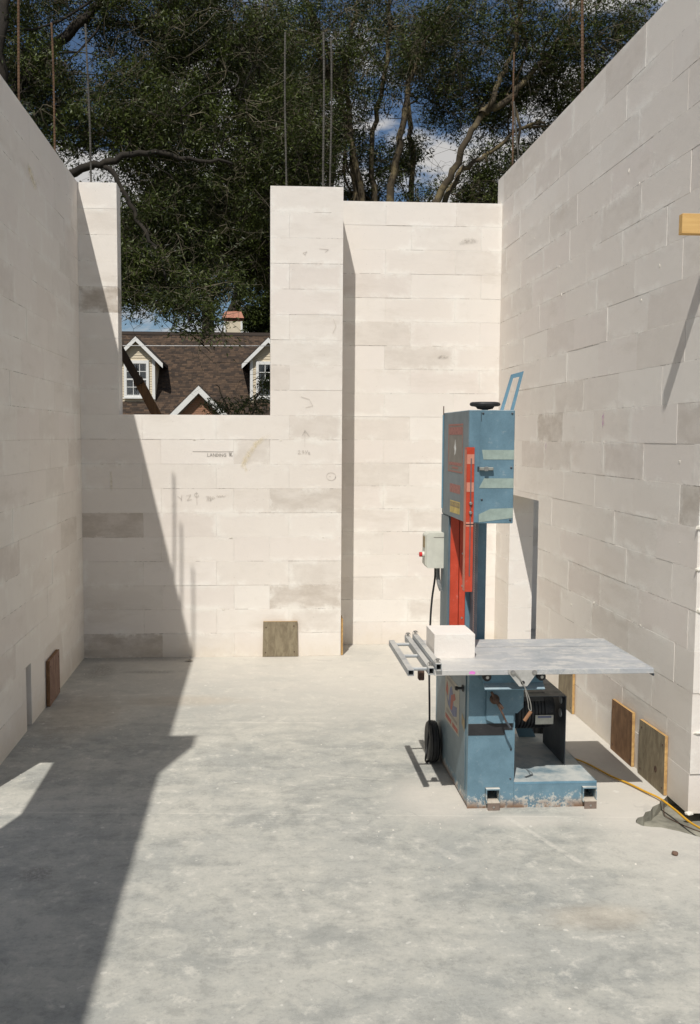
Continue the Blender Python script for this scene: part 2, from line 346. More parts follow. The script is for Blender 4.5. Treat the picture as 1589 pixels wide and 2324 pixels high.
def bevel_box(w, d, h, b):
    k = (round(w, 4), round(d, 4), round(h, 4), b)
    if k not in _bb:
        bm = bmesh.new(); bmesh.ops.create_cube(bm, size=1.0)
        bmesh.ops.scale(bm, vec=(w, d, h), verts=bm.verts)
        bmesh.ops.bevel(bm, geom=list(bm.edges), offset=b, segments=1, affect='EDGES', profile=0.5)
        bm.verts.index_update(); _bb[k] = ([tuple(v.co) for v in bm.verts], [tuple(v.index for v in f.verts) for f in bm.faces]); bm.free()
    return _bb[k]
def tag(o, label, cat, group=None):
    o['label'] = label; o['category'] = cat
    if group: o['group'] = group
    return o
def thing(name, label, cat, loc, group=None):
    return tag(link(name, None, loc), label, cat, group)
def struct(o): o['kind'] = 'structure'; return o

# ------------------------------------------------------------------ ground and floor slab
XL, XR, YP, YB, T = -1.461, 2.128, 7.949, 8.383, 0.2032
gm = Mat('dirt_and_grass'); gv = gm.coord('World')
gc = gm.mix(gm.ss(gm.noise(gv, 0.35, 6, 0.6), 0.4, 0.62), (0.060, 0.075, 0.030), (0.17, 0.13, 0.09))
gm.bump(gm.noise(gv, 5, 6, 0.7), 0.6, 0.08)
MB().quad((-900, -900, -0.22), (900, -900, -0.22), (900, 900, -0.22), (-900, 900, -0.22)).build('ground', gm.set(gc, 0.95), None)
struct(bpy.data.objects['ground'])

hole = [(2.52, 4.74), (2.30, 4.75), (2.141, 4.73), (2.095, 4.672), (2.062, 4.648), (2.043, 4.612), (1.990, 4.572), (1.958, 4.522), (1.925, 4.506), (1.893, 4.455), (1.860, 4.440),
        (1.835, 4.405), (1.826, 4.380), (1.841, 4.343), (1.880, 4.327), (1.926, 4.319), (1.996, 4.268), (2.061, 4.203), (2.20, 4.11), (2.52, 4.05)]
outer = [(-3.2, -3.5), (4.2, -3.5), (4.2, 9.4), (-3.2, 9.4)]
tri = tessellate_polygon([[Vector((x, y, 0)) for x, y in outer], [Vector((x, y, 0)) for x, y in hole]])
fl = MB(); allp = outer + hole
fl.add([(x, y, 0) for x, y in allp], [tuple(t) for t in tri])
nh = len(hole)
fl.add([(x, y, 0) for x, y in hole] + [(x + 0.012 * math.sin(i * 2.1), y + 0.012 * math.cos(i * 1.7), -0.055) for i, (x, y) in enumerate(hole)],
       [(i, (i + 1) % nh, (i + 1) % nh + nh, i + nh) for i in range(nh)] + [tuple(range(nh, 2 * nh))], 1)
fl.add([(x, y, 0) for x, y in outer] + [(x, y, -0.24) for x, y in outer], [(i, (i + 1) % 4, (i + 1) % 4 + 4, i + 4) for i in range(4)])
struct(fl.build('floor', [FLOORM, plain('dark_concrete', (0.235, 0.225, 0.18), 0.9, 0, 0.35, 9, None, 0.5)], None, loc=(0, 0, 0)))  # second material: darker sides and bottom of the hole

# ------------------------------------------------------------------ block walls
def zlev(k): return 0.2036 * k if k <= 10 else 2.036 + 0.207 * (k - 10)
_bm_cache = {}
def block(parent, lo, hi, stain=0.0, jit=0.0016):
    d = [hi[i] - lo[i] for i in range(3)]
    key = tuple(round(v, 3) for v in d)
    if key not in _bm_cache:
        vs, fs = bevel_box(*d, 0.0006)
        me = bpy.data.meshes.new('block'); me.from_pydata(vs, [], fs); me.materials.append(BLOCK); _bm_cache[key] = me
    c = [(lo[i] + hi[i]) / 2 for i in range(3)]
    o = link('block', _bm_cache[key], c, parent)
    o['stain'] = float(stain); o['half_size'] = [v / 2 for v in d]
    return o
G = 0.0003                                        # half of a thin-bed joint
def wall(label, axis, f0, f1, a0, a1, ncourse, joints, openings=(), ztop=None, stains={}, core=True, loc=None, rough=0.0016, cat='wall', cuts=()):
    """courses of long blocks; axis 'x' runs along x between faces y=f0..f1, axis 'y' along y between faces x=f0..f1"""
    root = thing('block_wall', label, cat, loc if loc else ((a0, f0, 0) if axis == 'x' else (f0, a0, 0)))
    idx = 0
    for k in range(ncourse):
        z0, z1 = zlev(k), zlev(k + 1)
        if ztop and k == ncourse - 1: z1 = ztop
        spans = [(a0, a1)]
        for (o0, o1, oz0, oz1) in openings:
            if oz0 < z1 - 0.02 and oz1 > z0 + 0.02:
                ns = []
                for s0, s1 in spans:
                    if o0 > s0 + 1e-6: ns.append((s0, min(o0, s1)))
                    if o1 < s1 - 1e-6: ns.append((max(o1, s0), s1))
                spans = [q for q in ns if q[1] - q[0] > 0.01]
        js = sorted(joints(k))
        for (o0, o1, oz0, oz1) in openings:          # cut pieces above an opening that ends inside this course
            if z0 + 0.02 < oz1 < z1 - 0.02:
                lo_, hi_ = oz1, z1 - G
                if axis == 'x': block(root, (o0, f0, lo_), (o1, f1, hi_), 0.0)
                else: block(root, (f0, o0, lo_), (f1, o1, hi_), 0.0)
        for s0, s1 in spans:
            cut = [s0] + [j for j in js if s0 + 0.07 < j < s1 - 0.07] + [s1]
            for p, q in zip(cut[:-1], cut[1:]):
                d0 = rnd.uniform(-rough, rough); st = stains.get((k, round((p + q) / 2, 1)), None)
                if st is None: st = rnd.choice((0, 0, 0, 0.06, 0.12, 0.18, 0.30)) * rnd.random()
                g0 = G if p > s0 else 0.0; g1 = G if q < s1 else 0.0
                if axis == 'x': block(root, (p + g0, f0 + d0, z0 + G), (q - g1, f1 + d0, z1 - (G if k < ncourse - 1 else 0)), st)
                else: block(root, (f0 + d0, p + g0, z0 + G), (f1 + d0, q - g1, z1 - (G if k < ncourse - 1 else 0)), st)
                idx += 1
    if core:
        mb = MB(); m = (f0 + f1) / 2; top = (ztop or zlev(ncourse)) - 0.03
        segs = [(a0 + 0.03, a1 - 0.03, 0.004, top)]
        for (o0, o1, oz0, oz1) in openings:
            n2 = []
            for (p, q, za, zb) in segs:
                if o1 <= p or o0 >= q: n2.append((p, q, za, zb)); continue
                if o0 - 0.03 > p: n2.append((p, o0 - 0.03, za, zb))
                if o1 + 0.03 < q: n2.append((o1 + 0.03, q, za, zb))
                if oz0 - 0.03 > za: n2.append((max(p, o0 - 0.03), min(q, o1 + 0.03), za, oz0 - 0.03))
                if oz1 + 0.03 < zb: n2.append((max(p, o0 - 0.03), min(q, o1 + 0.03), oz1 + 0.03, zb))
            segs = n2
        for (p, q, za, zb) in segs:
            if axis == 'x': mb.box(p, q, m - 0.05, m + 0.05, za, zb)
            else: mb.box(m - 0.05, m + 0.05, p, q, za, zb)
        mb.build('mortar_core', MORTAR, root)
    return root
def run(phases):
    def f(k):
        p = phases[k % len(phases)]
        return [p + 0.6115 * i for i in range(-40, 40)]
    return f
# left wall, with a doorway near the camera and a narrow chase beside the plywood cover
left = wall('long shaded block wall with rusty vertical bars on top and a doorway', 'y', XL - T, XL, -1.3, YP + T, 19,
            run([0.05, 0.36, 0.22, 0.5]), [(3.19, 4.75, 0.0, 1.425), (3.19, 4.40, 1.43, 2.10), (5.97, 6.10, 0.0, 0.41)], 3.902, {}, rough=0.0010)
MB().box(XL - T + 0.01, XL - 0.085, 5.972, 6.098, 0.002, 0.405).build('chase_back', plain('shaded_fill', (0.28, 0.26, 0.23), 0.95), left)  # plug added to keep daylight out; recess shade is in its grey
# window wall: left pier, sill wall and the jamb pier
def pj(k): return [0.092, -0.208, -0.81, -1.41] if k % 2 == 0 else [0.253, -0.354, -0.961]
stW = {(0, -1.1): 0.75, (5, -1.2): 0.65, (6, -1.2): 0.05, (2, 0.4): 0.55, (2, 0.5): 0.6, (6, 0.4): 0.45, (14, -1.3): 0.85, (13, 0.4): 0.25, (8, 0.0): 0.3, (8, -0.1): 0.3, (0, -0.5): 0.2}
winw = wall('sunlit window wall with pencil writing, its opening looking onto a brown roof', 'x', YP, YP + T, XL, 0.695, 19, pj, [(-1.147, 0.097, zlev(10), 9.0)], 3.899, stW)
# jamb return between the window wall and the recessed wall behind
ret = wall('narrow return of the jamb pier joining the recessed wall', 'y', 0.695 - T, 0.695, YP + T, YB, 19, lambda k: [], (), 3.899)
for o in ret.children: o.location.x -= 0.001
backw = wall('plain sunlit recessed block wall behind the tall blue saw', 'x', YB, YB + T, 0.695 - T, XR, 19,
             lambda k: [0.49 + 0.001, 1.105, 1.722] if k % 2 == 0 else [0.72, 1.333, 1.95], (), 3.894,
             {(17, 1.9): 0.35, (17, 1.4): 0.3, (14, 1.6): 0.4, (16, 1.6): 0.25, (12, 1.6): 0.1, (8, 1.6): 0.2, (7, 1.5): 0.2})
right = wall('tall grazing-lit block wall with a low doorway and two plywood covers', 'y', XR, XR + T, 4.472, 8.55, 20,
             run([5.16, 5.36, 5.56, 5.30]), [(7.108, 7.93, 0.0, 1.38)], 4.136,
             {(9, 6.9): 0.55, (9, 6.6): 0.5, (10, 6.4): 0.4, (8, 4.6): 0.45, (9, 4.6): 0.4, (7, 4.6): 0.6, (13, 5.2): 0.3}, rough=0.0010)
for o in list(right.children):                    # rough, slightly stepped ends where the wall stops
    if o.name.startswith('block') and abs(WL[o].y - o['half_size'][1] - 4.472) < 0.02: o.location.y += rnd.uniform(-0.006, 0.004)
def lump(parent, p, s_, seed):
    bm = bmesh.new(); bmesh.ops.create_icosphere(bm, subdivisions=1, radius=1.0); r_ = random.Random(seed)
    for v in bm.verts: v.co *= 1 + r_.uniform(-0.3, 0.3)
    bmesh.ops.scale(bm, vec=s_, verts=bm.verts); me = bpy.data.meshes.new('mortar_lump'); bm.to_mesh(me); bm.free(); me.materials.append(MORTAR)
    link('mortar_lump', me, p, parent)
lr_ = random.Random(77)
for i in range(20):
    k_ = lr_.randint(1, 18); lump(right, (XR, lr_.uniform(4.6, 8.2), zlev(k_) + lr_.choice((0, 0, -0.03, -0.09))), (lr_.uniform(0.003, 0.006), lr_.uniform(0.003, 0.008), lr_.uniform(0.005, 0.017)), i)
for i in range(9):
    k_ = (0, 2, 3, 5, 6, 7, 8, 9, 10)[i]; lump(right, (XR + lr_.uniform(0.0, 0.05), 4.468, zlev(k_) + 0.004), (lr_.uniform(0.010, 0.03), 0.012, lr_.uniform(0.006, 0.016)), 50 + i)
for i in range(12):
    lump(winw, (lr_.uniform(-1.3, 0.6), YP - 0.001, zlev(lr_.randint(1, 9)) - 0.005), (lr_.uniform(0.004, 0.015), 0.004, lr_.uniform(0.003, 0.008)), 80 + i)
# the block standing on end on the left wall
t = thing('loose_block', 'single pale block stood on end on top of the left wall', 'block', (XL - T / 2, 2.6, 3.902))
block(t, (XL - T + 0.003, 2.50, 3.903), (XL, 2.70, 4.59))
# wall seen through the low doorway, out in the shade of the right wall
wall('shaded outer block wall seen through the low doorway', 'x', 9.0, 9.0 + T, XR + T + 0.03, XR + T + 1.6, 10, run([0.1, 0.4]), (), None, {}, loc=(XR + T + 0.03, 9.0, 0))

# pencil notes, crayon and marker strokes on the walls (thin flat marks on their wall)
def pen(u, v): return (-0.584 + (u - 427) * 1.297 / 353, 1.888 - (v - 982) * 0.727 / 198)
def strokes(name, lines, wdt, mat, wallobj, y=None, off=0.0035):
    mb = MB(); yy = YP - off
    for ln in lines:
        P = [Vector((*pen(*p), 0)) for p in ln]
        for a, b in zip(P[:-1], P[1:]):
            d = (b - a); L = d.length
            if L < 1e-6: continue
            d /= L; n = Vector((-d.y, d.x, 0)) * wdt / 2; a2 = a - d * wdt * 0.2; b2 = b + d * wdt * 0.2
            mb.quad(*[(q.x, yy, q.y) for q in (a2 - n, b2 - n, b2 + n, a2 + n)])
    return mb.build(name, mat, wallobj)
def zc(x, y): return (427.1 + 0.2241 * x, 982.5 + 0.2241 * y)
Z = lambda *pts: [zc(*p) for p in pts]
land = [Z((45, 186), (130, 186), (300, 188), (452, 186)),
        Z((195, 203), (192, 236), (214, 233)), Z((220, 236), (228, 205), (240, 234)), Z((223, 223), (238, 222)),
        Z((250, 236), (250, 206), (274, 236), (275, 206)), Z((284, 207), (283, 236), (300, 230), (303, 216), (285, 206)),
        Z((313, 207), (312, 236)), Z((322, 237), (323, 208), (345, 236), (346, 207)),
        Z((380, 210), (366, 207), (355, 220), (360, 236), (378, 234), (379, 222), (368, 222)),
        Z((410, 200), (420, 198), (424, 210), (412, 216), (410, 202)), Z((436, 196), (412, 232)), Z((432, 208), (424, 230), (446, 229))]
strokes('pencil_note', land, 0.0030, PENCIL, winw)
faint = [Z((1175, 140), (1176, 20), (1176, -30)), Z((1150, 20), (1176, -32), (1222, 32)),
         Z((1108, 178), (1122, 172), (1126, 184), (1108, 208), (1136, 206)), Z((1148, 176), (1164, 174), (1152, 188), (1168, 194), (1150, 206)),
         Z((1184, 172), (1182, 190)), Z((1206, 170), (1182, 212)), Z((1212, 192), (1222, 190), (1216, 200), (1226, 210), (1212, 210), (1218, 198)),
         Z(*[(1444 + 47 * math.cos(a * 0.42), 437 + 40 * math.sin(a * 0.42)) for a in range(17)]), Z((1424, 436), (1438, 436)),
         Z((80, 596), (84, 725)), Z(*[(80 + 20 * math.cos(a * 0.5), 625 + 20 * math.sin(a * 0.5)) for a in range(12)]),
         Z((172, 640), (196, 638), (182, 688)), Z((205, 632), (198, 684)), Z((222, 634), (212, 660), (230, 676), (214, 684), (226, 650)), Z((240, 640), (236, 664), (262, 656), (250, 640)),
         Z((280, 640), (296, 632), (300, 648), (316, 630), (322, 646), (340, 628), (346, 642), (372, 632)),
         [(402, 1125), (412, 1133)], [(412, 1122), (410, 1136)], [(422, 1124), (432, 1122), (424, 1135), (434, 1132)],
         [(693, 575), (690, 585), (685, 580), (694, 578)], [(722, 570), (742, 572), (735, 578)], [(754, 725), (760, 742), (752, 757)], [(682, 900), (700, 905), (708, 920), (692, 924)]]
strokes('faint_pencil_note', faint, 0.003, PENCILF, winw)
def smudge_mat(name, col, alpha):
    m = Mat(name); tr = m.n('ShaderNodeBsdfTransparent'); mx = m.n('ShaderNodeMixShader')
    uv = m.n('ShaderNodeAttribute', attribute_name='edge').outputs['Fac']
    f = m.math('MULTIPLY', m.math('MULTIPLY', m.ss(uv, 0.0, 0.9), m.ss(m.noise(m.coord('World'), 24, 5, 0.7), 0.30, 0.66)), alpha)
    m.set(col, 0.95, 0, 0.1); m.l(f, mx.inputs[0]); m.l(tr.outputs[0], mx.inputs[1]); m.l(m.b.outputs[0], mx.inputs[2]); m.l(mx.outputs[0], m.out.inputs['Surface'])
    return m.m
def smudge(name, path, wd, mat, parent, to3):
    """a soft stroke: ribbon whose middle row is dense and whose two rims fade out"""
    vs = []; fs = []; ed = []
    k = len(path)
    for i, p in enumerate(path):
        a = Vector(path[max(i - 1, 0)]); b = Vector(path[min(i + 1, k - 1)]); d = (b - a).normalized(); n = Vector((-d.y, d.x)) * wd
        e = 0.0 if i in (0, k - 1) else 1.0
        for s_, ee in ((-1, 0), (0, e), (1, 0)): q = Vector(p) + n * s_; vs.append(to3(q.x, q.y)); ed.append(ee)
    for i in range(k - 1):
        for j in (0, 1): fs.append((i * 3 + j, i * 3 + j + 1, i * 3 + j + 4, i * 3 + j + 3))
    mb = MB(); mb.add(vs, fs); o = mb.build(name, mat, parent)
    at = o.data.attributes.new('edge', 'FLOAT', 'POINT'); at.data.foreach_set('value', ed)
    return o
CRAY = smudge_mat('yellow_crayon_smudge', (0.76, 0.66, 0.42), 0.45); MAG = smudge_mat('magenta_marker_stroke', (0.55, 0.22, 0.50), 0.75); GREY = smudge_mat('grey_smudge', (0.36, 0.32, 0.28), 0.45)
onW = lambda a, b: (a, YP - 0.004, b)
smudge('crayon_smear', [pen(*zc(*p)) for p in ((855, 20), (700, 90), (620, 190), (570, 280), (555, 340), (575, 410))], 0.035, CRAY, winw, onW)
smudge('crayon_smear', [pen(255, 1065), pen(254, 1085), pen(252, 1120)], 0.018, CRAY, winw, onW)
onB = lambda a, b: (a, YB - 0.004, b)
smudge('grey_scuff', [(1.72, 3.545), (1.80, 3.565), (1.86, 3.57), (1.92, 3.545)], 0.035, GREY, backw, onB)
smudge('grey_scuff', [(1.56, 2.555), (1.60, 2.565), (1.64, 2.56), (1.68, 2.55)], 0.025, GREY, backw, onB)
onR = lambda a, b: (XR - 0.0045, a, b)
smudge('marker_stroke', [(5.79, 2.025), (5.79, 1.99), (5.788, 1.95), (5.787, 1.92)], 0.016, MAG, right, onR)
smudge('marker_stroke', [(6.95, 1.83), (6.95, 1.80), (6.95, 1.76)], 0.014, MAG, right, onR)
onL = lambda a, b: (XL + 0.003, a, b)
smudge('crayon_smear', [(6.25, 3.60), (6.33, 3.54), (6.42, 3.50), (6.55, 3.46)], 0.06, CRAY, left, onL)

# ------------------------------------------------------------------ reinforcing bars
def rebar(x, y, z0, z1, mat, label, lean=(0, 0), r=0.0070, group='bars standing on the walls'):
    pts = []; rs = []; n = int((z1 - z0) / 0.022); bx = lean[0]; by = lean[1]
    for i in range(n + 1):
        for q in (0, 0.35):
            s_ = min(1, (i + q) / n); pts.append((x + bx * s_ + 0.006 * math.sin(s_ * 4 + x * 9), y + by * s_, z0 + (z1 - z0) * s_)); rs.append(r * (1.0 if q == 0 else 1.24))
    o = MB().tube(pts, rs, 6).build('reinforcing_bar', mat, None)
    tag(o, label, 'rebar', group)
rebar(-1.585, 6.62, 3.86, 5.20, REBAR, 'rusty orange reinforcing bar on the left wall, tallest beside the window pier')
rebar(-1.56, 7.629, 3.86, 5.0, REBAR, 'brown reinforcing bar on the left wall next to the window pier', (-0.02, 0))
rebar(-1.368, 8.05, 3.86, 5.17, REBARG, 'grey reinforcing bar standing on the narrow left pier', (-0.02, 0))
rebar(0.226, 8.05, 3.86, 5.15, REBARG, 'lone grey reinforcing bar on the wide pier nearest the window opening', (-0.006, 0))
rebar(0.540, 8.05, 3.86, 5.16, REBARG, 'taller and thicker of the two close grey bars on the wide pier', (-0.012, 0), 0.008, 'pair of bars on the wide pier')
rebar(0.595, 8.06, 3.86, 5.12, REBARG, 'shorter and thinner of the two close grey bars on the wide pier', (0.0, 0), 0.007, 'pair of bars on the wide pier')
rebar(2.228, 8.48, 4.10, 5.22, REBAR, 'tall rusty reinforcing bar at the far end of the right wall', (0.012, 0.02))
rebar(2.235, 8.26, 4.10, 4.76, REBARG, 'short leaning reinforcing bar at the far end of the right wall', (-0.02, 0.12))
rebar(2.23, 6.66, 4.10, 5.3, REBAR, 'long brown reinforcing bar midway along the right wall', (0, 0.05), 0.009)
for yy_, zt, w_ in ((5.46, 5.19, 'farthest from'), (5.29, 5.02, 'second from'), (5.01, 5.06, 'closest to')):
    rebar(-1.56, yy_, 3.86, zt, REBAR, 'rusty bar %s the doorway, of three on the left wall' % w_, (0, 0), 0.009, 'three bars above the doorway end')

# ------------------------------------------------------------------ plywood covers, lumber
def plywood(label, axis, face, a0, a1, z0, z1, mat, out, tilt=0.0, th=0.016, edge=None):
    """axis: wall run direction; face: wall plane; out: +1/-1 side the board stands on"""
    f0 = face + out * 0.0045; f1 = f0 + out * th; mb = MB()
    P = [(a0, z0), (a1, z0 + tilt), (a1 - 0.004, z1 + tilt), (a0 + 0.006, z1)]
    lo, hi = min(f0, f1), max(f0, f1)
    ax = 'y' if axis == 'x' else 'x'
    for i in range(3):                            # face veneer, core ply, back veneer
        q0 = lo + (hi - lo) * i / 3; q1 = lo + (hi - lo) * (i + 1) / 3 - (0.0004 if i < 2 else 0)
        s_ = 0.0006 if i == 1 else 0
        mb.prism([(p + (s_ if k in (0, 3) else -s_), q + (s_ if k < 2 else -s_)) for k, (p, q) in enumerate(P)], ax, q0, q1, 1)
    fz = f1 + out * 0.0006
    mb.prism(P, ax, f1 + out * 0.0002, fz, 0)
    c = [(a0 + a1) / 2, (f0 + f1) / 2, z0] if axis == 'x' else [(f0 + f1) / 2, (a0 + a1) / 2, z0]
    root = thing('plywood_cover', label, 'plywood board', c)
    mb.build('board', [mat, edge or PLYE], root)
    for p, q in ((a0 + 0.025, z0 + 0.035), (a1 - 0.03, z0 + 0.04), (a0 + 0.03, z1 - 0.05), (a1 - 0.035, z1 - 0.04)):
        d = (p, fz, q + tilt * 0.5) if axis == 'x' else (fz, p, q + tilt * 0.5)
        MB().lathe(d, ax, [(-0.0005 * out, 0.006), (0.0022 * out, 0.005)], 8).build('screw', RUSTM, root)
plywood('grey weathered plywood square at the foot of the window wall', 'x', YP, 0.031, 0.330, 0.002, 0.303, PLYG, -1)
plywood('reddish brown plywood cover on the right wall nearer the saw', 'y', XR, 5.145, 5.465, 0.002, 0.312, PLYR, -1, -0.006)
plywood('greenish grey plywood cover with a knot beside the broken floor corner', 'y', XR, 4.712, 5.052, 0.002, 0.316, PLYG, -1, -0.008)
plywood('dull red plywood cover at the foot of the shaded left wall', 'y', XL, 6.50, 6.83, 0.004, 0.318, PLYD, 1, 0.012, 0.024, PLYR)
plywood('thin plywood cover seen edge-on on the side of the wide pier', 'y', 0.695, 7.965, 8.265, 0.002, 0.312, PLYG, 1)
plywood('plywood cover on the right wall partly hidden behind the saw motor', 'y', XR, 6.17, 6.47, 0.002, 0.31, PLYG, -1)
MB().lathe((XR - 0.0225, 4.82, 0.105), 'x', [(0.0, 0.018), (-0.001, 0.014)], 10).build('knot', RUSTM, bpy.data.objects['plywood_cover.002'])

lr = thing('lumber_brace', 'fresh yellow lumber piece poking in front of the right wall', 'lumber', (2.42, 4.37, 0))
MB().box(1.942, 2.62, 4.350, 4.388, 2.798, 2.890, 0.002).build('rail', LUMB, lr)
MB().box(2.46, 2.55, 4.389, 4.427, -0.055, 3.05, 0.002).build('post', LUMB, lr)
br = thing('diagonal_brace', 'dark brown diagonal timber brace outside the window opening', 'timber brace', (-0.1, 8.9, -0.22))
d = Vector((0.49, 0, -0.87)).normalized(); n_ = Vector((d.z, 0, -d.x)) * -1
def plank(p, q, wd, th, name, mat, parent):
    p = Vector(p); q = Vector(q); d = (q - p).normalized(); s_ = Vector((0, 1, 0)); n = d.cross(s_).normalized() * wd / 2; s_ = s_ * th / 2
    mb = MB(); vs = [b + i * n + j * s_ for b in (p, q) for i, j in ((-1, -1), (1, -1), (1, 1), (-1, 1))]
    mb.add(vs, [(0, 1, 2, 3), (7, 6, 5, 4), (0, 4, 5, 1), (1, 5, 6, 2), (2, 6, 7, 3), (3, 7, 4, 0)]); return mb.build(name, mat, parent)
plank((-1.62, 8.86, 3.27), (-1.085, 8.86, 2.335), 0.07, 0.04, 'upper_plank', BRACE_SHADE, br)
plank((-1.115, 8.905, 2.385), (0.235, 8.905, -0.21), 0.085, 0.045, 'lower_plank', BRACE, br)

# ------------------------------------------------------------------ the band saw
saw = thing('band_saw', 'tall blue vertical band saw with red blade guard and sliding table', 'band saw', (1.25, 4.95, 0))
P_ = lambda mb, n, m, par=saw, sm=False: mb.build(n, m, par, sm)
mb = MB()                                         # lower cabinet: folded sheet, open behind the fork pocket
for a in ((1.044, 1.134, 0.0, 0.69), (1.206, 1.28, 0.0, 0.69), (1.134, 1.206, 0.108, 0.69), (1.134, 1.206, 0.0, 0.030)): mb.box(a[0], a[1], 4.594, 4.598, a[2], a[3])
mb.box(1.044, 1.048, 4.598, 5.46, 0.012, 0.69); mb.box(1.276, 1.28, 4.598, 5.46, 0.0, 0.69); mb.box(1.048, 1.276, 4.598, 5.46, 0.686, 0.69); mb.box(1.048, 1.276, 5.456, 5.46, 0.0, 0.686); mb.box(1.048, 1.276, 4.85, 4.856, 0.0, 0.686)
cab = P_(mb, 'cabinet', BLUE)
mb = MB(); mb.box(1.0385, 1.0435, 4.648, 5.40, 0.075, 0.672, 0.0015); sd = P_(mb, 'side_door', BLUE_SHADE)
mb = MB(); mb.lathe((1.0385, 4.70, 0.588), 'x', [(0, 0.018), (-0.006, 0.016), (-0.010, 0.007), (-0.028, 0.007), (-0.030, 0.011), (-0.042, 0.010)], 14); P_(mb, 'door_knob', BLACK, sd, True)
xs = 1.0379                                       # sticker on the side door
def side(name, pts, mat, par, off=0.0, x=xs): 
    m_ = MB(); m_.prism([(p, q) for p, q in pts], 'x', x - 0.0004 - off, x - off, 0); return m_.build(name, mat, par)
stk = side('sticker', [(5.157, 0.296), (4.785, 0.306), (4.785, 0.566), (5.157, 0.56)], BEIGET, sd)
Y_ = lambda s_: 5.157 - 0.372 * s_
def sp(name, pts, mat, off=0.0006): side(name, [(Y_(a), 0.30 + 0.262 * b) for a, b in pts], mat, stk, off)
sp('emblem_wing', [(0.06, 0.62), (0.14, 0.86), (0.24, 0.72), (0.22, 0.55)], STRED)
sp('emblem_body', [(0.10, 0.60), (0.26, 0.44), (0.36, 0.78), (0.48, 0.86), (0.58, 0.72), (0.62, 0.50), (0.86, 0.56), (0.84, 0.36), (0.62, 0.28), (0.42, 0.32), (0.22, 0.38)], STBLUE)
sp('emblem_heart', [(0.40, 0.36), (0.52, 0.36), (0.60, 0.58), (0.76, 0.68), (0.70, 0.78), (0.46, 0.66)], STRED, 0.0012)
for i in range(2): sp('letter_band', [(0.06 + 0.5 * i, 0.05), (0.48 + 0.5 * i - 0.06 * i, 0.05), (0.48 + 0.5 * i - 0.06 * i, 0.14), (0.06 + 0.5 * i, 0.14)], STRED)
sp('letter_band', [(0.12, 0.20), (0.88, 0.20), (0.88, 0.27), (0.12, 0.27)], SIGNG); sp('letter_band', [(0.12, 0.89), (0.88, 0.89), (0.88, 0.95), (0.12, 0.95)], SIGNG)
mb = MB(); mb.prism([(1.0435, 0.376), (1.228, 0.376), (1.228, 0.402), (1.268, 0.402), (1.268, 0.435), (1.0435, 0.435)], 'y', 4.5915, 4.5935); tp = P_(mb, 'black_band', BLACKP)
side('band_return', [(4.652, 0.375), (4.72, 0.40), (4.72, 0.455), (4.652, 0.435)], CAUTB, sd, 0.0002)
mb = MB(); mb.prism([(1.13, 0.46), (1.17, 0.442), (1.267, 0.442), (1.268, 0.492), (1.286, 0.492), (1.315, 0.522), (1.315, 0.642), (1.13, 0.642)], 'y', 4.574, 4.590); pl = P_(mb, 'front_plate', BLUE)
mb = MB()                                         # base tray with fork pockets
mb.box(1.281, 1.705, 4.599, 5.36, 0.129, 0.133)
for a in ((1.281, 1.628, 0.0, 0.133), (1.628, 1.702, 0.106, 0.133), (1.628, 1.702, 0.0, 0.030), (1.702, 1.706, 0.0, 0.133)): mb.box(a[0], a[1], 4.594, 4.5985, a[2], a[3])
mb.box(1.702, 1.706, 4.5985, 5.36, 0.0, 0.133); mb.box(1.281, 1.702, 5.356, 5.36, 0.0, 0.129)
P_(mb, 'base_tray', BLUE)
for x0 in (1.136, 1.630):
    mb = MB(); x1 = x0 + 0.070
    for a in ((x0, x1, 0.100, 0.106), (x0, x1, 0.032, 0.038), (x0, x0 + 0.004, 0.038, 0.100), (x1 - 0.004, x1, 0.038, 0.100)): mb.box(a[0], a[1], 4.572, 4.842, a[2], a[3])
    ft = P_(mb, 'fork_pocket', painted('pocket_dust_%d' % int(x0 * 10), (0.16, 0.25, 0.30), 0.6, 0.9, 0.2) if x0 < 1.2 else bpy.data.materials['pocket_dust_11'])
    MB().box(x0 + 0.004, x1 - 0.004, 4.560, 4.640, 0.0385, 0.0425).build('tab', plain('tab_steel', (0.52, 0.46, 0.38), 0.7), ft)
    MB().box(x0 + 0.004, x1 - 0.004, 4.560, 4.5635, 0.001, 0.038).build('tab', plain('tab_rust', (0.20, 0.15, 0.12), 0.8), ft)
    MB().lathe((x0 + 0.035, 4.560, 0.018), 'y', [(0, 0.006), (-0.004, 0.005)], 8).build('bolt', STEEL, ft)
# motor and its guard
mb = MB(); mb.lathe((1.345, 4.97, 0.40), 'x', [(0, 0.05), (0.0, 0.088), (0.02, 0.098)] + [q for i in range(9) for q in ((0.03 + i * 0.018, 0.106), (0.041 + i * 0.018, 0.106), (0.041 + i * 0.018, 0.099), (0.047 + i * 0.018, 0.099))] + [(0.20, 0.102), (0.23, 0.092), (0.238, 0.05)], 28)
mo = P_(mb, 'motor', BLACKP, saw, True)
MB().box(1.281, 1.345, 4.93, 5.01, 0.36, 0.44).build('motor_mount', BLACKP, mo)
MB().box(1.40, 1.52, 4.885, 4.93, 0.46, 0.51, 0.004).build('terminal_box', BLACKP, mo)
mb = MB(); mb.box(1.462, 1.560, 4.857, 4.861, 0.345, 0.395, 0.001); np_ = P_(mb, 'name_plate', plain('plate_silver', (0.50, 0.49, 0.43), 0.45, 0.2), mo)
MB().box(1.475, 1.548, 4.8562, 4.8572, 0.380, 0.390).build('plate_print', STBLUE, np_)
mb = MB(); mb.box(1.611, 1.616, 4.822, 5.20, 0.134, 0.506); mb.box(1.37, 1.6108, 4.826, 5.20, 0.502, 0.506); gd = P_(mb, 'motor_guard', DARKG)
for zz in (0.468, 0.395): MB().lathe((1.611, 4.90, zz), 'x', [(0, 0.024), (-0.004, 0.022)], 16).build('knock_out', GALV, gd)
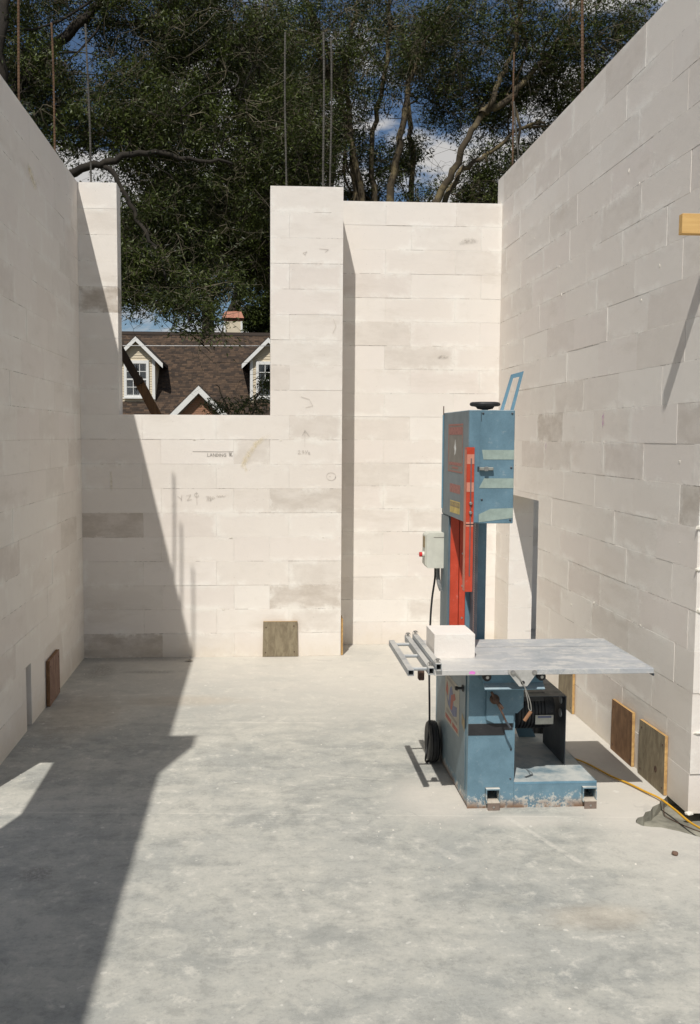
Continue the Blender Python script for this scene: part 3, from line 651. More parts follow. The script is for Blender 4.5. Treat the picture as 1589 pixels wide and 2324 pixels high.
mb = MB(); mb.add([(1.40, 5.30, 0.40), (1.47, 5.30, 0.40), (1.60, 5.30, 0.134), (1.50, 5.30, 0.134), (1.40, 5.306, 0.40), (1.47, 5.306, 0.40), (1.60, 5.306, 0.134), (1.50, 5.306, 0.134)], [(0, 1, 2, 3), (7, 6, 5, 4), (0, 4, 5, 1), (1, 5, 6, 2), (2, 6, 7, 3), (3, 7, 4, 0)]); P_(mb, 'brace_plate', BLUE)
# wheels and axle
def wheel(x, y):
    mb = MB(); mb.lathe((x - 0.03, y, 0.118), 'x', [(0.004, 0.062), (0.0, 0.085), (0.004, 0.108), (0.014, 0.117), (0.020, 0.113), (0.024, 0.118), (0.036, 0.118), (0.040, 0.113), (0.046, 0.117), (0.056, 0.108), (0.060, 0.085), (0.056, 0.062)], 36)
    w_ = P_(mb, 'wheel', BLACK, saw, True)
    MB().lathe((x - 0.026, y, 0.118), 'x', [(0.004, 0.010), (-0.002, 0.022), (0.006, 0.030), (0.008, 0.060), (0.046, 0.061), (0.052, 0.02)], 28).build('rim', BLACKP, w_, True)
wheel(0.995, 5.30); wheel(1.665, 5.47)
MB().tube([(1.02, 5.30, 0.118), (1.06, 5.30, 0.118)], 0.010, 8).build('axle', STEEL, saw); MB().tube([(1.60, 5.47, 0.118), (1.66, 5.47, 0.118)], 0.010, 8).build('axle', STEEL, saw); MB().box(1.585, 1.603, 5.362, 5.50, 0.09, 0.135).build('axle_arm', BLUE, saw)
# column
col = P_(MB().box(1.05, 1.262, 5.18, 5.37, 0.6905, 1.985, 0.003), 'column', BLUE)
P_(MB().box(1.044, 1.0495, 5.17, 5.372, 0.6905, 1.425, 0.001), 'column_flange', BLUE_SHADE)
for a, b in ((1.0575, 1.1055), (1.1085, 1.143)):
    rp = P_(MB().box(a, b, 5.166, 5.179, 0.755, 1.428, 0.002), 'red_panel', RED)
for zz in (0.86, 1.04, 1.22): MB().lathe((1.126, 5.1655, zz), 'y', [(0, 0.006), (-0.003, 0.005)], 8).build('rivet', STEEL, rp)
P_(MB().box(1.172, 1.204, 5.13, 5.178, 0.755, 1.428, 0.003), 'guide_channel', plain('grey_channel', (0.19, 0.19, 0.205), 0.5, 0.3))
# blade with teeth
mb = MB(); z = 0.7545
pts = [(4.912, 0.70)]
k = 0
yf = 4.884
poly = [(4.912, 0.70)]
zz = 0.70
while zz < 1.44: poly += [(yf, zz), (yf + 0.005, zz + 0.006)]; zz += 0.012
poly += [(4.912, 1.44)]
mb = MB()
n = (len(poly) - 2) // 2
vs = []; fs = []
for i in range(n):
    a = len(vs); y0, z0 = poly[1 + 2 * i]; y1, z1 = poly[2 + 2 * i]
    vs += [(1.1305, y0, z0), (1.1305, y1, z1), (1.1305, 4.912, z1 + 0.006), (1.1305, 4.912, z0), (1.1318, y0, z0), (1.1318, y1, z1), (1.1318, 4.912, z1 + 0.006), (1.1318, 4.912, z0)]
    fs += [(a, a + 1, a + 2, a + 3), (a + 7, a + 6, a + 5, a + 4), (a, a + 4, a + 5, a + 1)]
mb.add(vs, fs); P_(mb, 'blade', STEEL)
# head
hd = P_(MB().box(1.0455, 1.276, 4.696, 5.37, 1.43, 1.997, 0.0025), 'head_housing', BLUE)
mb = MB(); mb.prism([(1.0415, 4.692), (1.099, 4.692), (1.099, 4.6957), (1.0452, 4.6957), (1.0452, 5.325), (1.0415, 5.325)], 'z', 1.434, 1.992); dr = P_(mb, 'head_door', BLUE_SHADE)
mb = MB(); mb.box(1.0455, 1.099, 4.6908, 4.6919, 1.436, 1.990); mb.build('door_lip', BLUE, dr)
P_(MB().tube([(1.0405, 5.333, 1.46), (1.0405, 5.333, 1.985)], 0.0055, 8), 'hinge', BLUE2, dr); P_(MB().tube([(1.0405, 5.333, 1.97), (1.0405, 5.333, 2.035)], 0.003, 6), 'hinge_pin', RUSTM, dr)
xh = 1.0412
sg = side('sign', [(5.187, 1.676), (4.814, 1.674), (4.814, 1.930), (5.187, 1.934)], SIGNG, dr, 0, xh)
def hs(name, a, b, c, d, mat, off=0.0006): return side(name, [(a, c), (b, c), (b, d), (a, d)], mat, sg, off, xh)
hs('sign_border', 5.187, 4.814, 1.922, 1.931, SIGNR); hs('sign_border', 5.187, 4.814, 1.676, 1.683, SIGNR); hs('sign_title', 5.17, 4.83, 1.874, 1.915, SIGNR); hs('sign_border', 5.187, 5.179, 1.684, 1.921, SIGNR); hs('sign_border', 4.822, 4.814, 1.684, 1.921, SIGNR)
hs('sign_text', 5.16, 4.84, 1.712, 1.728, SIGNR); hs('sign_text', 5.08, 4.92, 1.694, 1.704, SIGNR)
side('sign_figure', [(5.02, 1.765), (4.995, 1.775), (4.98, 1.80), (4.995, 1.825), (5.005, 1.85), (5.015, 1.825), (5.035, 1.808), (5.015, 1.79)], WHITEP, sg, 0.0006, xh)
side('red_label', [(5.13, 1.566), (4.865, 1.566), (4.865, 1.612), (5.13, 1.612)], SIGNR, dr, 0, xh)
ca = side('caution_label', [(5.118, 1.456), (4.865, 1.460), (4.865, 1.524), (5.118, 1.522)], BRASSL, dr, 0, xh)
side('caution_band', [(5.114, 1.490), (4.869, 1.492), (4.869, 1.519), (5.114, 1.517)], CAUTB, ca, 0.0006, xh)
fc = bpy.data.curves.new('caution_text', 'FONT'); fc.body = 'CAUTION'; fc.size = 0.040; fc.align_x = 'CENTER'; fc.align_y = 'CENTER'
fo = bpy.data.objects.new('tmp_text', fc); C.objects.link(fo); bpy.context.view_layer.update()
me = bpy.data.meshes.new_from_object(fo.evaluated_get(bpy.context.evaluated_depsgraph_get())); bpy.data.objects.remove(fo)
vs = np.array([v.co[:] for v in me.vertices]); sx = 0.225 / (vs[:, 0].max() - vs[:, 0].min())
mbt = MB(); mbt.add([(xh - 0.0016, 4.992 - x * sx, 1.505 + y * 0.5) for x, y, _ in vs], [tuple(p.vertices) for p in me.polygons])
mbt.build('caution_text', BRASSL, ca)
for q, nme in (([(1.12, 1.751), (1.2745, 1.751), (1.2745, 1.799), (1.112, 1.799)], 0), ([(1.10, 1.608), (1.2745, 1.608), (1.2745, 1.657), (1.125, 1.657)], 0), ([(1.101, 1.436), (1.2745, 1.458), (1.2745, 1.508), (1.16, 1.504), (1.101, 1.476)], 0)):
    MB().prism(q, 'y', 4.6945, 4.6957).build('paint_band', BAND, hd)
la = P_(MB().box(1.098, 1.168, 4.674, 4.6905, 1.697, 1.713, 0.003), 'latch', plain('latch_zinc', (0.33, 0.33, 0.29), 0.5, 0.4), hd)
MB().box(1.120, 1.140, 4.668, 4.674, 1.694, 1.716, 0.002).build('latch_lever', STEEL, la)
MB().box(1.0895, 1.0965, 4.6895, 4.6907, 1.690, 1.716).build('latch_slot', BLACK, dr)
for x_, z_ in ((1.262, 1.98), (1.262, 1.447), (1.115, 1.98), (1.115, 1.55), (1.262, 1.71)): MB().lathe((x_, 4.6958, z_), 'y', [(0, 0.006), (-0.002, 0.0055), (-0.004, 0.003)], 8).build('screw', DARKG, hd)
for z_ in (0.655, 0.47, 0.30, 0.15):
    MB().lathe((1.262, 4.5938, z_), 'y', [(0, 0.0055), (-0.003, 0.004)], 8).build('screw', DARKG, cab)
MB().box(1.0452, 1.0458, 4.630, 4.6315, 0.06, 0.68).build('seam', BLACK, cab)
MB().box(1.105, 1.107, 4.6945, 4.6957, 1.94, 1.985).build('slot', BLACK, hd)
MB().box(1.283, 1.702, 4.5925, 4.5939, 0.122, 0.133).build('folded_edge', BLUE2, cab)
# red blade guard
rg = MB(); rg.prism([(1.034, 4.684), (1.072, 4.684), (1.072, 4.6885), (1.0385, 4.6885), (1.0385, 4.735), (1.034, 4.735)], 'z', 1.086, 1.812); rgd = P_(rg, 'blade_guard', RED)
for a, b in ((1.729, 1.777), (1.590, 1.637), (1.416, 1.438)): MB().box(1.0345, 1.0715, 4.6828, 4.6836, a, b).build('worn_band', PINKW, rgd)
MB().box(1.0328, 1.0336, 4.690, 4.734, 1.09, 1.80).build('worn_band', PINKW, rgd)
MB().box(1.053, 1.0585, 4.6815, 4.6826, 1.165, 1.757).build('slot', plain('slot_grey', (0.14, 0.14, 0.15), 0.5, 0.4), rgd)
for zz in (1.533, 1.486): MB().lathe((1.0558, 4.6814, zz), 'y', [(0, 0.009), (-0.006, 0.008), (-0.010, 0.004)], 10).build('wing_bolt', STEEL, rgd)
MB().box(1.033, 1.073, 4.6805, 4.6826, 1.426, 1.4295).build('wire', BLACK, rgd)
# hand wheel and lifting loop
mb = MB(); n = 40; R0 = 0.079; c0 = (1.184, 4.95, 2.034); ring = 8; vs = []; fs = []
for i in range(n):
    t = 2 * math.pi * i / n; rr = R0 + 0.0022 * math.cos(6 * t)
    for j in range(ring):
        p = 2 * math.pi * j / ring; q = rr - 0.012 + 0.012 * math.cos(p); vs.append((c0[0] + q * math.cos(t), c0[1] + q * math.sin(t), c0[2] + 0.011 * math.sin(p)))
for i in range(n):
    for j in range(ring): fs.append((i * ring + j, ((i + 1) % n) * ring + j, ((i + 1) % n) * ring + (j + 1) % ring, i * ring + (j + 1) % ring))
mb.add(vs, fs); hw = P_(mb, 'hand_wheel', BLACK, hd, True)
MB().lathe((c0[0], c0[1], 1.9975), 'z', [(0, 0.018), (0.008, 0.016), (0.012, 0.040), (0.028, 0.052), (0.036, 0.020), (0.040, 0.012)], 20).build('hub', BLACK, hw, True)
for i in range(3):
    t = i * 2.094 + 0.4; MB().tube([(c0[0] + 0.03 * math.cos(t), c0[1] + 0.03 * math.sin(t), 2.02), (c0[0] + 0.068 * math.cos(t), c0[1] + 0.068 * math.sin(t), 2.033)], 0.008, 6).build('spoke', BLACK, hw)
lo = [(1.222, 1.9985), (1.274, 2.178), (1.338, 2.196), (1.290, 1.9985)]; li = [(1.238, 1.9985), (1.284, 2.160), (1.318, 2.168), (1.274, 1.9985)]
mb = MB()
for i in range(3): mb.prism([lo[i], lo[i + 1], li[i + 1], li[i]], 'y', 4.776, 4.784)
P_(mb, 'lifting_loop', BLUE2, hd)
# switch box, conduit, power cable
mb = MB(); mb.prism([(0.945, 1.135), (0.955, 1.122), (1.0435, 1.122), (1.0435, 1.322), (0.958, 1.322), (0.945, 1.312)], 'y', 5.285, 5.40); sw = P_(mb, 'switch_box', CREAM)
MB().prism([(0.940, 1.140), (0.9446, 1.136), (0.9446, 1.311), (0.940, 1.306)], 'y', 5.295, 5.39).build('cover', CREAM, sw)
MB().box(0.9385, 0.9395, 5.31, 5.37, 1.235, 1.298).build('label', CAUTB, sw)
MB().box(0.985, 1.0435, 5.2835, 5.2848, 1.296, 1.299).build('seam', SIGNG, sw)
MB().lathe((0.940, 5.335, 1.195), 'x', [(0, 0.018), (-0.012, 0.016)], 14).build('button_collar', CREAM, sw)
MB().lathe((0.928, 5.335, 1.195), 'x', [(0, 0.013), (-0.014, 0.014), (-0.016, 0.010)], 14).build('stop_button', REDP, sw)
pts = []; rs = []
for i in range(36):
    s_ = i / 35; pts.append((1.022 + 0.022 * s_ ** 3, 5.345, 1.122 - 0.135 * s_)); rs.append(0.013 if i % 2 else 0.0105)
P_(MB().tube(pts, rs, 10), 'conduit', plain('grey_conduit', (0.24, 0.245, 0.24), 0.6), sw)
def spline(P, n=10):
    P = [Vector(p) for p in P]; Q = [P[0]] + P + [P[-1]]; o = []
    for i in range(1, len(Q) - 2):
        for k in range(n):
            t = k / n; a, b, c, d = Q[i - 1:i + 3]
            o.append(0.5 * ((2 * b) + (c - a) * t + (2 * a - 5 * b + 4 * c - d) * t * t + (3 * b - a - 3 * c + d) * t ** 3))
    return o + [P[-1]]
P_(MB().tube(spline([(1.010, 5.36, 1.122), (1.010, 5.365, 1.05), (0.998, 5.38, 0.93), (0.990, 5.38, 0.79), (0.984, 5.36, 0.52), (0.981, 5.32, 0.32), (0.972, 5.27, 0.22), (0.958, 5.24, 0.12), (0.945, 5.22, 0.05), (0.955, 5.26, 0.012), (0.99, 5.31, 0.0075), (1.03, 5.36, 0.0075)]), 0.006, 7), 'power_cable', BLACK)
# sliding table and its fence
tb = P_(MB().box(0.836, 1.908, 4.42, 5.10, 0.726, 0.752, 0.0015), 'table', TABLE)
MB().box(1.905, 1.9105, 4.421, 4.47, 0.7135, 0.7255).build('end_stop', DARKG, tb)
MB().box(1.131, 1.905, 4.905, 4.907, 0.7521, 0.7528).build('blade_groove', DARKG, tb)
MB().prism([(1.005, 0.733), (1.03, 0.731), (1.035, 0.742), (1.018, 0.748), (1.004, 0.742)], 'y', 4.4188, 4.4198).build('marker_spot', PINKB, tb)
def sqtube(name, x0, x1, y0, y1, z0, z1, w, par, mat=GALV):
    mb = MB()
    for a in ((x0, x1, z1 - w, z1), (x0, x1, z0, z0 + w), (x0, x0 + w, z0 + w, z1 - w), (x1 - w, x1, z0 + w, z1 - w)): mb.box(a[0], a[1], y0, y1, a[2], a[3])
    return mb.build(name, mat, par)
sqtube('fence_rail', 0.705, 0.734, 4.395, 5.06, 0.732, 0.761, 0.0025, saw)
sqtube('fence_rail', 0.807, 0.834, 4.412, 5.16, 0.732, 0.766, 0.0025, saw)
fr = sqtube('fence_rail', 0.840, 0.868, 4.405, 5.10, 0.7525, 0.787, 0.0025, saw)
for yy_ in (4.47, 4.74, 5.01): P_(MB().tube([(0.735, yy_, 0.748), (0.8065, yy_, 0.748)], 0.009, 10), 'fence_rod', GALV)
for x_, yy_, z_ in ((0.853, 5.08, 0.787), (0.82, 5.13, 0.766), (0.822, 4.45, 0.766), (0.853, 4.43, 0.787)):
    ck = P_(MB().lathe((x_, yy_, z_), 'z', [(0, 0.006), (0.010, 0.006), (0.012, 0.009), (0.018, 0.009)], 10), 'clip_pin', STEEL)
    MB().tube([(x_ + 0.014 * math.cos(t), yy_, z_ + 0.009 + 0.012 * math.sin(t)) for t in [i * 0.45 for i in range(14)]], 0.0014, 5).build('clip_ring', STEEL, ck)
P_(MB().box(0.775, 0.803, 4.50, 4.54, 0.682, 0.731, 0.004), 'stop_lever', RUSTM)
# carriage under the table
P_(MB().box(1.092, 1.388, 4.505, 5.09, 0.668, 0.7255), 'carriage_beam', BLUE); P_(MB().prism([(4.466, 0.640), (4.504, 0.664), (4.504, 0.712), (4.500, 0.712), (4.498, 0.668), (4.462, 0.645)], 'x', 1.092, 1.388), 'carriage_lip', BLUE2)
for x_ in (1.104, 1.372):
    rl = P_(MB().lathe((x_, 4.470, 0.703), 'y', [(0.028, 0.012), (0.028, 0.021), (0.0, 0.021), (-0.003, 0.018)], 18), 'roller', BLACK, saw, True)
    MB().lathe((x_, 4.4675, 0.703), 'y', [(0, 0.009), (-0.006, 0.008)], 8).build('bolt', STEEL, rl)
P_(MB().box(1.06, 1.091, 4.56, 5.0, 0.6905, 0.7255), 'pad', RUSTM)
tri_ = P_(MB().prism([(1.192, 0.751), (1.332, 0.751), (1.330, 0.735), (1.284, 0.672), (1.246, 0.672), (1.192, 0.738)], 'y', 4.411, 4.4185), 'hinge_bracket', plain('bracket_alloy', (0.52, 0.51, 0.48), 0.5, 0.4))
for x_ in (1.213, 1.318): MB().lathe((x_, 4.411, 0.740), 'y', [(0, 0.012), (-0.003, 0.012), (-0.010, 0.008)], 10).build('bolt', STEEL, tri_)
MB().lathe((1.263, 4.4108, 0.690), 'y', [(0, 0.010), (-0.001, 0.009)], 14).build('pin_hole', BLACK, tri_)
ln_ = P_(MB().tube(spline([(1.222, 4.402, 0.742), (1.245, 4.402, 0.715), (1.275, 4.402, 0.66), (1.298, 4.402, 0.60), (1.304, 4.402, 0.556), (1.292, 4.402, 0.565), (1.287, 4.402, 0.60), (1.272, 4.402, 0.662)], 6), 0.0024, 6), 'lanyard', plain('steel_cable', (0.34, 0.33, 0.30), 0.5, 0.3))
MB().tube([(1.303, 4.402, 0.552), (1.272, 4.402, 0.506)], 0.0085, 10).build('locking_pin', CORK, ln_)
ck = P_(MB().lathe((1.168, 4.5735, 0.566), 'y', [(0, 0.024), (-0.010, 0.024), (-0.012, 0.012), (-0.040, 0.011)], 18), 'crank', RUSTM, saw, True)
plank_ = MB().tube([(1.143, 4.538, 0.612), (1.168, 4.535, 0.566), (1.200, 4.532, 0.528)], [0.006, 0.011, 0.008], 8).build('crank_arm', RUSTM, ck)
MB().tube([(1.172, 4.54, 0.556), (1.200, 4.52, 0.500), (1.212, 4.51, 0.470)], 0.005, 8).build('crank_handle', RUSTM, ck)
MB().tube([(1.212, 4.51, 0.470), (1.232, 4.50, 0.440)], 0.006, 8).build('crank_grip', DARKG, ck)
# block being cut
bo = tag(block(None, (0.880, 4.662, 0.7522), (1.086, 4.893, 0.874)), 'pinkish white cut block sitting on the saw table', 'block'); bo.name = 'cut_block'

# ------------------------------------------------------------------ extension cord, debris
cord = spline([(1.46, 5.52, 0.012), (1.62, 5.49, 0.011), (1.74, 5.38, 0.011), (1.80, 5.30, 0.011), (1.86, 5.20, 0.011), (1.90, 5.08, 0.011), (1.93, 4.98, 0.011), (1.985, 4.86, 0.011), (2.025, 4.74, 0.012), (2.055, 4.64, 0.016), (2.075, 4.50, 0.010), (2.085, 4.36, 0.006), (2.11, 4.22, 0.014), (2.17, 4.08, 0.012), (2.3, 3.85, 0.011)], 10)
tag(MB().tube(cord, 0.0055, 8).build('extension_cord', YEL, None, True), 'yellow extension cord running past the plywood covers into the broken corner', 'cord')
tag(MB().tube(spline([(2.06, 4.60, 0.004), (2.055, 4.58, -0.04), (2.06, 4.55, -0.048), (2.10, 4.46, -0.051), (2.16, 4.36, -0.051)], 6), 0.0022, 6).build('tie_wire', RUSTM, None), 'bent rusty wire in the broken floor corner', 'wire')
def pebble(loc, s, mat, label, cat, seed):
    bm = bmesh.new(); bmesh.ops.create_icosphere(bm, subdivisions=2, radius=1.0); r_ = random.Random(seed)
    for v in bm.verts: v.co *= 1 + r_.uniform(-0.18, 0.18)
    bmesh.ops.scale(bm, vec=s, verts=bm.verts)
    mz = min(v.co.z for v in bm.verts); me = bpy.data.meshes.new('stone'); bm.to_mesh(me); bm.free(); me.materials.append(mat)
    tag(link('stone', me, (loc[0], loc[1], loc[2] - mz)), label, cat)
pebble((1.859, 4.02, 0), (0.013, 0.016, 0.009), plain('brown_stone', (0.16, 0.10, 0.07), 0.9), 'small brown stone on the bare slab by the broken corner', 'stone', 3)
pebble((2.16, 4.17, -0.055), (0.03, 0.025, 0.018), MORTAR, 'mortar lump lying in the broken floor corner', 'mortar lump', 5)
cb = MB(); cr_ = random.Random(9)
for i in range(150):
    if i < 60: x_, y_ = cr_.gauss(1.15, 0.5), cr_.gauss(4.45, 0.35)
    elif i < 110: x_, y_ = cr_.uniform(-1.4, 2.0), cr_.uniform(2.6, 7.6)
    else: x_, y_ = cr_.choice((cr_.uniform(-1.45, -1.3), cr_.uniform(1.95, 2.1))), cr_.uniform(5, 7.9)
    if 1.8 < x_ and y_ < 4.8: continue
    r_ = cr_.uniform(0.002, 0.0065) * (1.5 if cr_.random() < 0.1 else 1); a_ = cr_.random() * 3
    P4 = [(x_ + r_ * math.cos(a_ + t) * cr_.uniform(0.6, 1.2), y_ + r_ * math.sin(a_ + t) * cr_.uniform(0.6, 1.2), 0.0005) for t in (0, 1.6, 3.1, 4.7)]
    cb.add(P4 + [(x_, y_, r_ * 0.9)], [(0, 1, 4), (1, 2, 4), (2, 3, 4), (3, 0, 4)])
o = cb.build('block_crumbs', plain('crumb', (0.62, 0.58, 0.51), 0.95, 0, 0.3, 3), None); o['kind'] = 'stuff'; tag(o, 'pale block crumbs strewn over the slab', 'crumbs')
leafm = plain('dry_leaf', (0.12, 0.08, 0.04), 0.8)
mb = MB(); mb.add([(-0.62, 7.80, 0.003), (-0.58, 7.77, 0.016), (-0.54, 7.79, 0.004), (-0.575, 7.82, 0.010)], [(0, 1, 3), (1, 2, 3)]); tag(mb.build('dry_leaf', leafm, None), 'curled dry leaf on the slab below the window wall', 'leaf')
# ------------------------------------------------------------------ house beyond the window
shg = Mat('brown_shingles'); sa = shg.n('ShaderNodeAttribute', attribute_name='tone').outputs['Fac']
sc_ = shg.mix(sa, (0.024, 0.016, 0.011), (0.110, 0.068, 0.040)); sn = shg.noise(shg.coord('World'), 60, 3, 0.7)
SHING = shg.set(shg.mix(shg.math('MULTIPLY', sn, 0.5), sc_, (0.050, 0.037, 0.027)), 0.95)
WTRIM = plain('white_trim', (0.74, 0.74, 0.71), 0.6, 0, 0.05); SID = plain('cream_siding', (0.62, 0.54, 0.40), 0.7, 0, 0.07, 3)
BRICKM = plain('red_brick', (0.36, 0.19, 0.115), 0.9, 0, 0.3, 8); MORTH = plain('house_mortar', (0.33, 0.26, 0.21), 0.95)
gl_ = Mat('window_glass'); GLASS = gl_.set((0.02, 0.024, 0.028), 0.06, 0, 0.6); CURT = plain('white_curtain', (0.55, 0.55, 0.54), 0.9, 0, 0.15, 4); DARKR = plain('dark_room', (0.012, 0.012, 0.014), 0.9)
hs_ = thing('house', 'brown shingled house with two white trimmed dormers and a brick gable', 'house', (-2.4, 44.0, -0.22))
RY, RZ, SL = 40.0, 3.36, 0.815                     # roof plane passes (y=RY, z=RZ)
rz = lambda y: RZ + (y - RY) * SL
RID = 44.0
mb = MB(); mb.prism([(36.6, rz(36.6) - 0.12), (RID, rz(RID) - 0.12), (RID + 7.4, rz(36.6) - 0.12), (RID + 7.4, rz(36.6) - 0.35), (36.6, rz(36.6) - 0.35)], 'x', -12.5, 6.5); roof = mb.build('roof', SHING, hs_)
mb = MB(); tones = []
xa, xb = -9.6, 3.4; sl_len = math.hypot(1, SL); row = 0; y = 36.7
nr = random.Random(5)
vs = []; fs = []
while y < RID - 0.05:
    dy = 0.125 / sl_len; x = xa - nr.random() * 0.3
    while x < xb:
        w = nr.uniform(0.11, 0.25); lift = nr.uniform(0.010, 0.026); a = len(vs)
        y1 = min(y + dy * 1.15, RID)
        vs += [(x, y, rz(y) - 0.118 + lift), (x + w - 0.008, y, rz(y) - 0.118 + lift), (x + w - 0.008, y1, rz(y1) - 0.114), (x, y1, rz(y1) - 0.114), (x, y, rz(y) - 0.12), (x + w - 0.008, y, rz(y) - 0.12)]
        fs += [(a, a + 1, a + 2, a + 3), (a + 4, a + 5, a + 1, a)]
        tones += [nr.random() ** 1.3] * 6; x += w
    y += dy
mb.add(vs, fs); sho = mb.build('shingles', SHING, roof); sho['kind'] = 'stuff'
at_ = sho.data.attributes.new('tone', 'FLOAT', 'POINT'); at_.data.foreach_set('value', tones)
MB().prism([(RID - 0.18, rz(RID - 0.18) - 0.07), (RID, rz(RID) - 0.055), (RID + 0.18, rz(RID - 0.18) - 0.07), (RID, rz(RID) - 0.115)], 'x', -12.4, 6.4).build('ridge_cap', SHING, roof)
MB().box(-11.8, 5.8, 37.4, 50.6, -0.22, rz(36.6) - 0.36).build('wall', SID, hs_)
def siding(x0, x1, y, z0, z1, par, gable=None):
    """clapboards one by one; gable=(cx, half, zpeak) trims the boards to the gable slope"""
    z = z0
    while z < z1 - 0.01:
        zt = min(z + 0.105, z1); a0, a1, b0, b1 = x0, x1, x0, x1
        if gable:
            cx, hh, ze = gable
            f = lambda q: max(0.02, hh - (q - ze)) if q > ze else hh
            a0, a1, b0, b1 = cx - f(z), cx + f(z), cx - f(zt), cx + f(zt)
        mb = MB(); mb.add([(a0, y - 0.024, z), (a1, y - 0.024, z), (b1, y - 0.006, zt), (b0, y - 0.006, zt), (a0, y, z), (a1, y, z), (b1, y, zt), (b0, y, zt)], [(0, 1, 2, 3), (4, 5, 1, 0), (1, 5, 6, 2), (0, 3, 7, 4), (3, 2, 6, 7), (4, 7, 6, 5)])
        mb.build('board', SID, par); z += 0.105
def dormer(cx):
    y = RY; hw_, eh, pk, ez = 0.75, 1.06, 5.86, 4.80
    wl = MB().prism([(cx - hw_, RZ - 0.4), (cx + hw_, RZ - 0.4), (cx + hw_, 5.06), (cx, 5.74), (cx - hw_, 5.06)], 'y', y, y + 2.6).build('dormer', SID, hs_)
    siding(cx - hw_ + 0.01, cx + hw_ - 0.01, y, RZ, 5.06, wl); siding(0, 0, y, 5.06, 5.70, wl, (cx, hw_ - 0.02, 5.06))
    for s_ in (-1, 1):
        MB().prism([(cx + s_ * 1.10, ez - 0.04), (cx + s_ * 1.10, ez + 0.10), (cx, pk + 0.10), (cx, pk - 0.04)], 'y', y - 0.22, y + 2.9).build('roof_slope', SHING, wl)
        MB().prism([(cx + s_ * 1.10, ez - 0.17), (cx + s_ * 1.10, ez + 0.02), (cx, pk + 0.05), (cx, pk - 0.15)], 'y', y - 0.27, y - 0.222).build('rake_board', WTRIM, wl)
        MB().box(cx + s_ * 0.70 - 0.06, cx + s_ * 0.70 + 0.06, y - 0.045, y - 0.026, RZ, 5.02).build('corner_board', WTRIM, wl)
    w0, w1, z0, z1 = cx - 0.51, cx + 0.51, 3.41, 4.95
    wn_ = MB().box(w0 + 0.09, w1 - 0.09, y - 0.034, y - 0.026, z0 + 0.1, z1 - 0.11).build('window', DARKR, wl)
    for a in ((w0, w0 + 0.11, z0, z1), (w1 - 0.11, w1, z0, z1), (w0 + 0.11, w1 - 0.11, z1 - 0.13, z1), (w0 + 0.11, w1 - 0.11, z0, z0 + 0.12)): MB().box(a[0], a[1], y - 0.095, y - 0.026, a[2], a[3]).build('trim', WTRIM, wn_)
    g0, g1, h0, h1 = w0 + 0.11, w1 - 0.11, z0 + 0.12, z1 - 0.13; hm = (h0 + h1) / 2
    for s_ in (0, 1):                              # gathered curtains
        pts = []; nn = 15
        for k in range(nn): pts.append((k / (nn - 1), 0.010 * math.sin(k * 2.1)))
        mb = MB(); vs = []; fs = []
        for j in range(9):
            q = j / 8; wd = 0.40 - 0.20 * math.sin(min(1, q * 1.15) * math.pi) * (0.9 if q > 0.15 else 0.4)
            for a, b in pts: vs.append(((g0 + a * wd) if s_ == 0 else (g1 - a * wd), y - 0.046 + b, h1 - q * (h1 - h0)))
        for j in range(8):
            for k in range(nn - 1): fs.append((j * nn + k, j * nn + k + 1, (j + 1) * nn + k + 1, (j + 1) * nn + k))
        mb.add(vs, fs).build('curtain', CURT, wn_)
    gm_ = Mat('pane_glass') if 'pane_glass' not in bpy.data.materials else None
    if gm_:
        tr = gm_.n('ShaderNodeBsdfTransparent'); gs = gm_.n('ShaderNodeBsdfGlossy'); gs.inputs['Roughness'].default_value = 0.03; mx = gm_.n('ShaderNodeMixShader'); fz = gm_.n('ShaderNodeFresnel'); fz.inputs[0].default_value = 1.5
        gm_.l(fz.outputs[0], mx.inputs[0]); gm_.l(tr.outputs[0], mx.inputs[1]); gm_.l(gs.outputs[0], mx.inputs[2]); gm_.l(mx.outputs[0], gm_.out.inputs['Surface'])
    for sx in range(3):
        for sz in range(4):
            a0 = g0 + (g1 - g0) * sx / 3; b0 = h0 + (h1 - h0) * sz / 4
            MB().quad((a0 + 0.012, y - 0.066, b0 + 0.012), (a0 + (g1 - g0) / 3 - 0.012, y - 0.066, b0 + 0.012), (a0 + (g1 - g0) / 3 - 0.012, y - 0.066, b0 + (h1 - h0) / 4 - 0.012), (a0 + 0.012, y - 0.066, b0 + (h1 - h0) / 4 - 0.012)).build('pane', bpy.data.materials['pane_glass'], wn_)
    for sx in (1, 2): MB().box(g0 + (g1 - g0) * sx / 3 - 0.013, g0 + (g1 - g0) * sx / 3 + 0.013, y - 0.076, y - 0.067, h0, h1).build('glazing_bar', WTRIM, wn_)
    for z_, w_ in ((h0 + (hm - h0) / 2, 0.013), (hm, 0.03), (hm + (h1 - hm) / 2, 0.013)): MB().box(g0, g1, y - 0.082, y - 0.0675, z_ - w_, z_ + w_).build('glazing_bar', WTRIM, wn_)
    MB().box(w0 - 0.04, w1 + 0.04, y - 0.13, y - 0.096, z0 - 0.03, z0 + 0.03).build('sill', WTRIM, wn_)
dormer(-5.04); dormer(0.40)
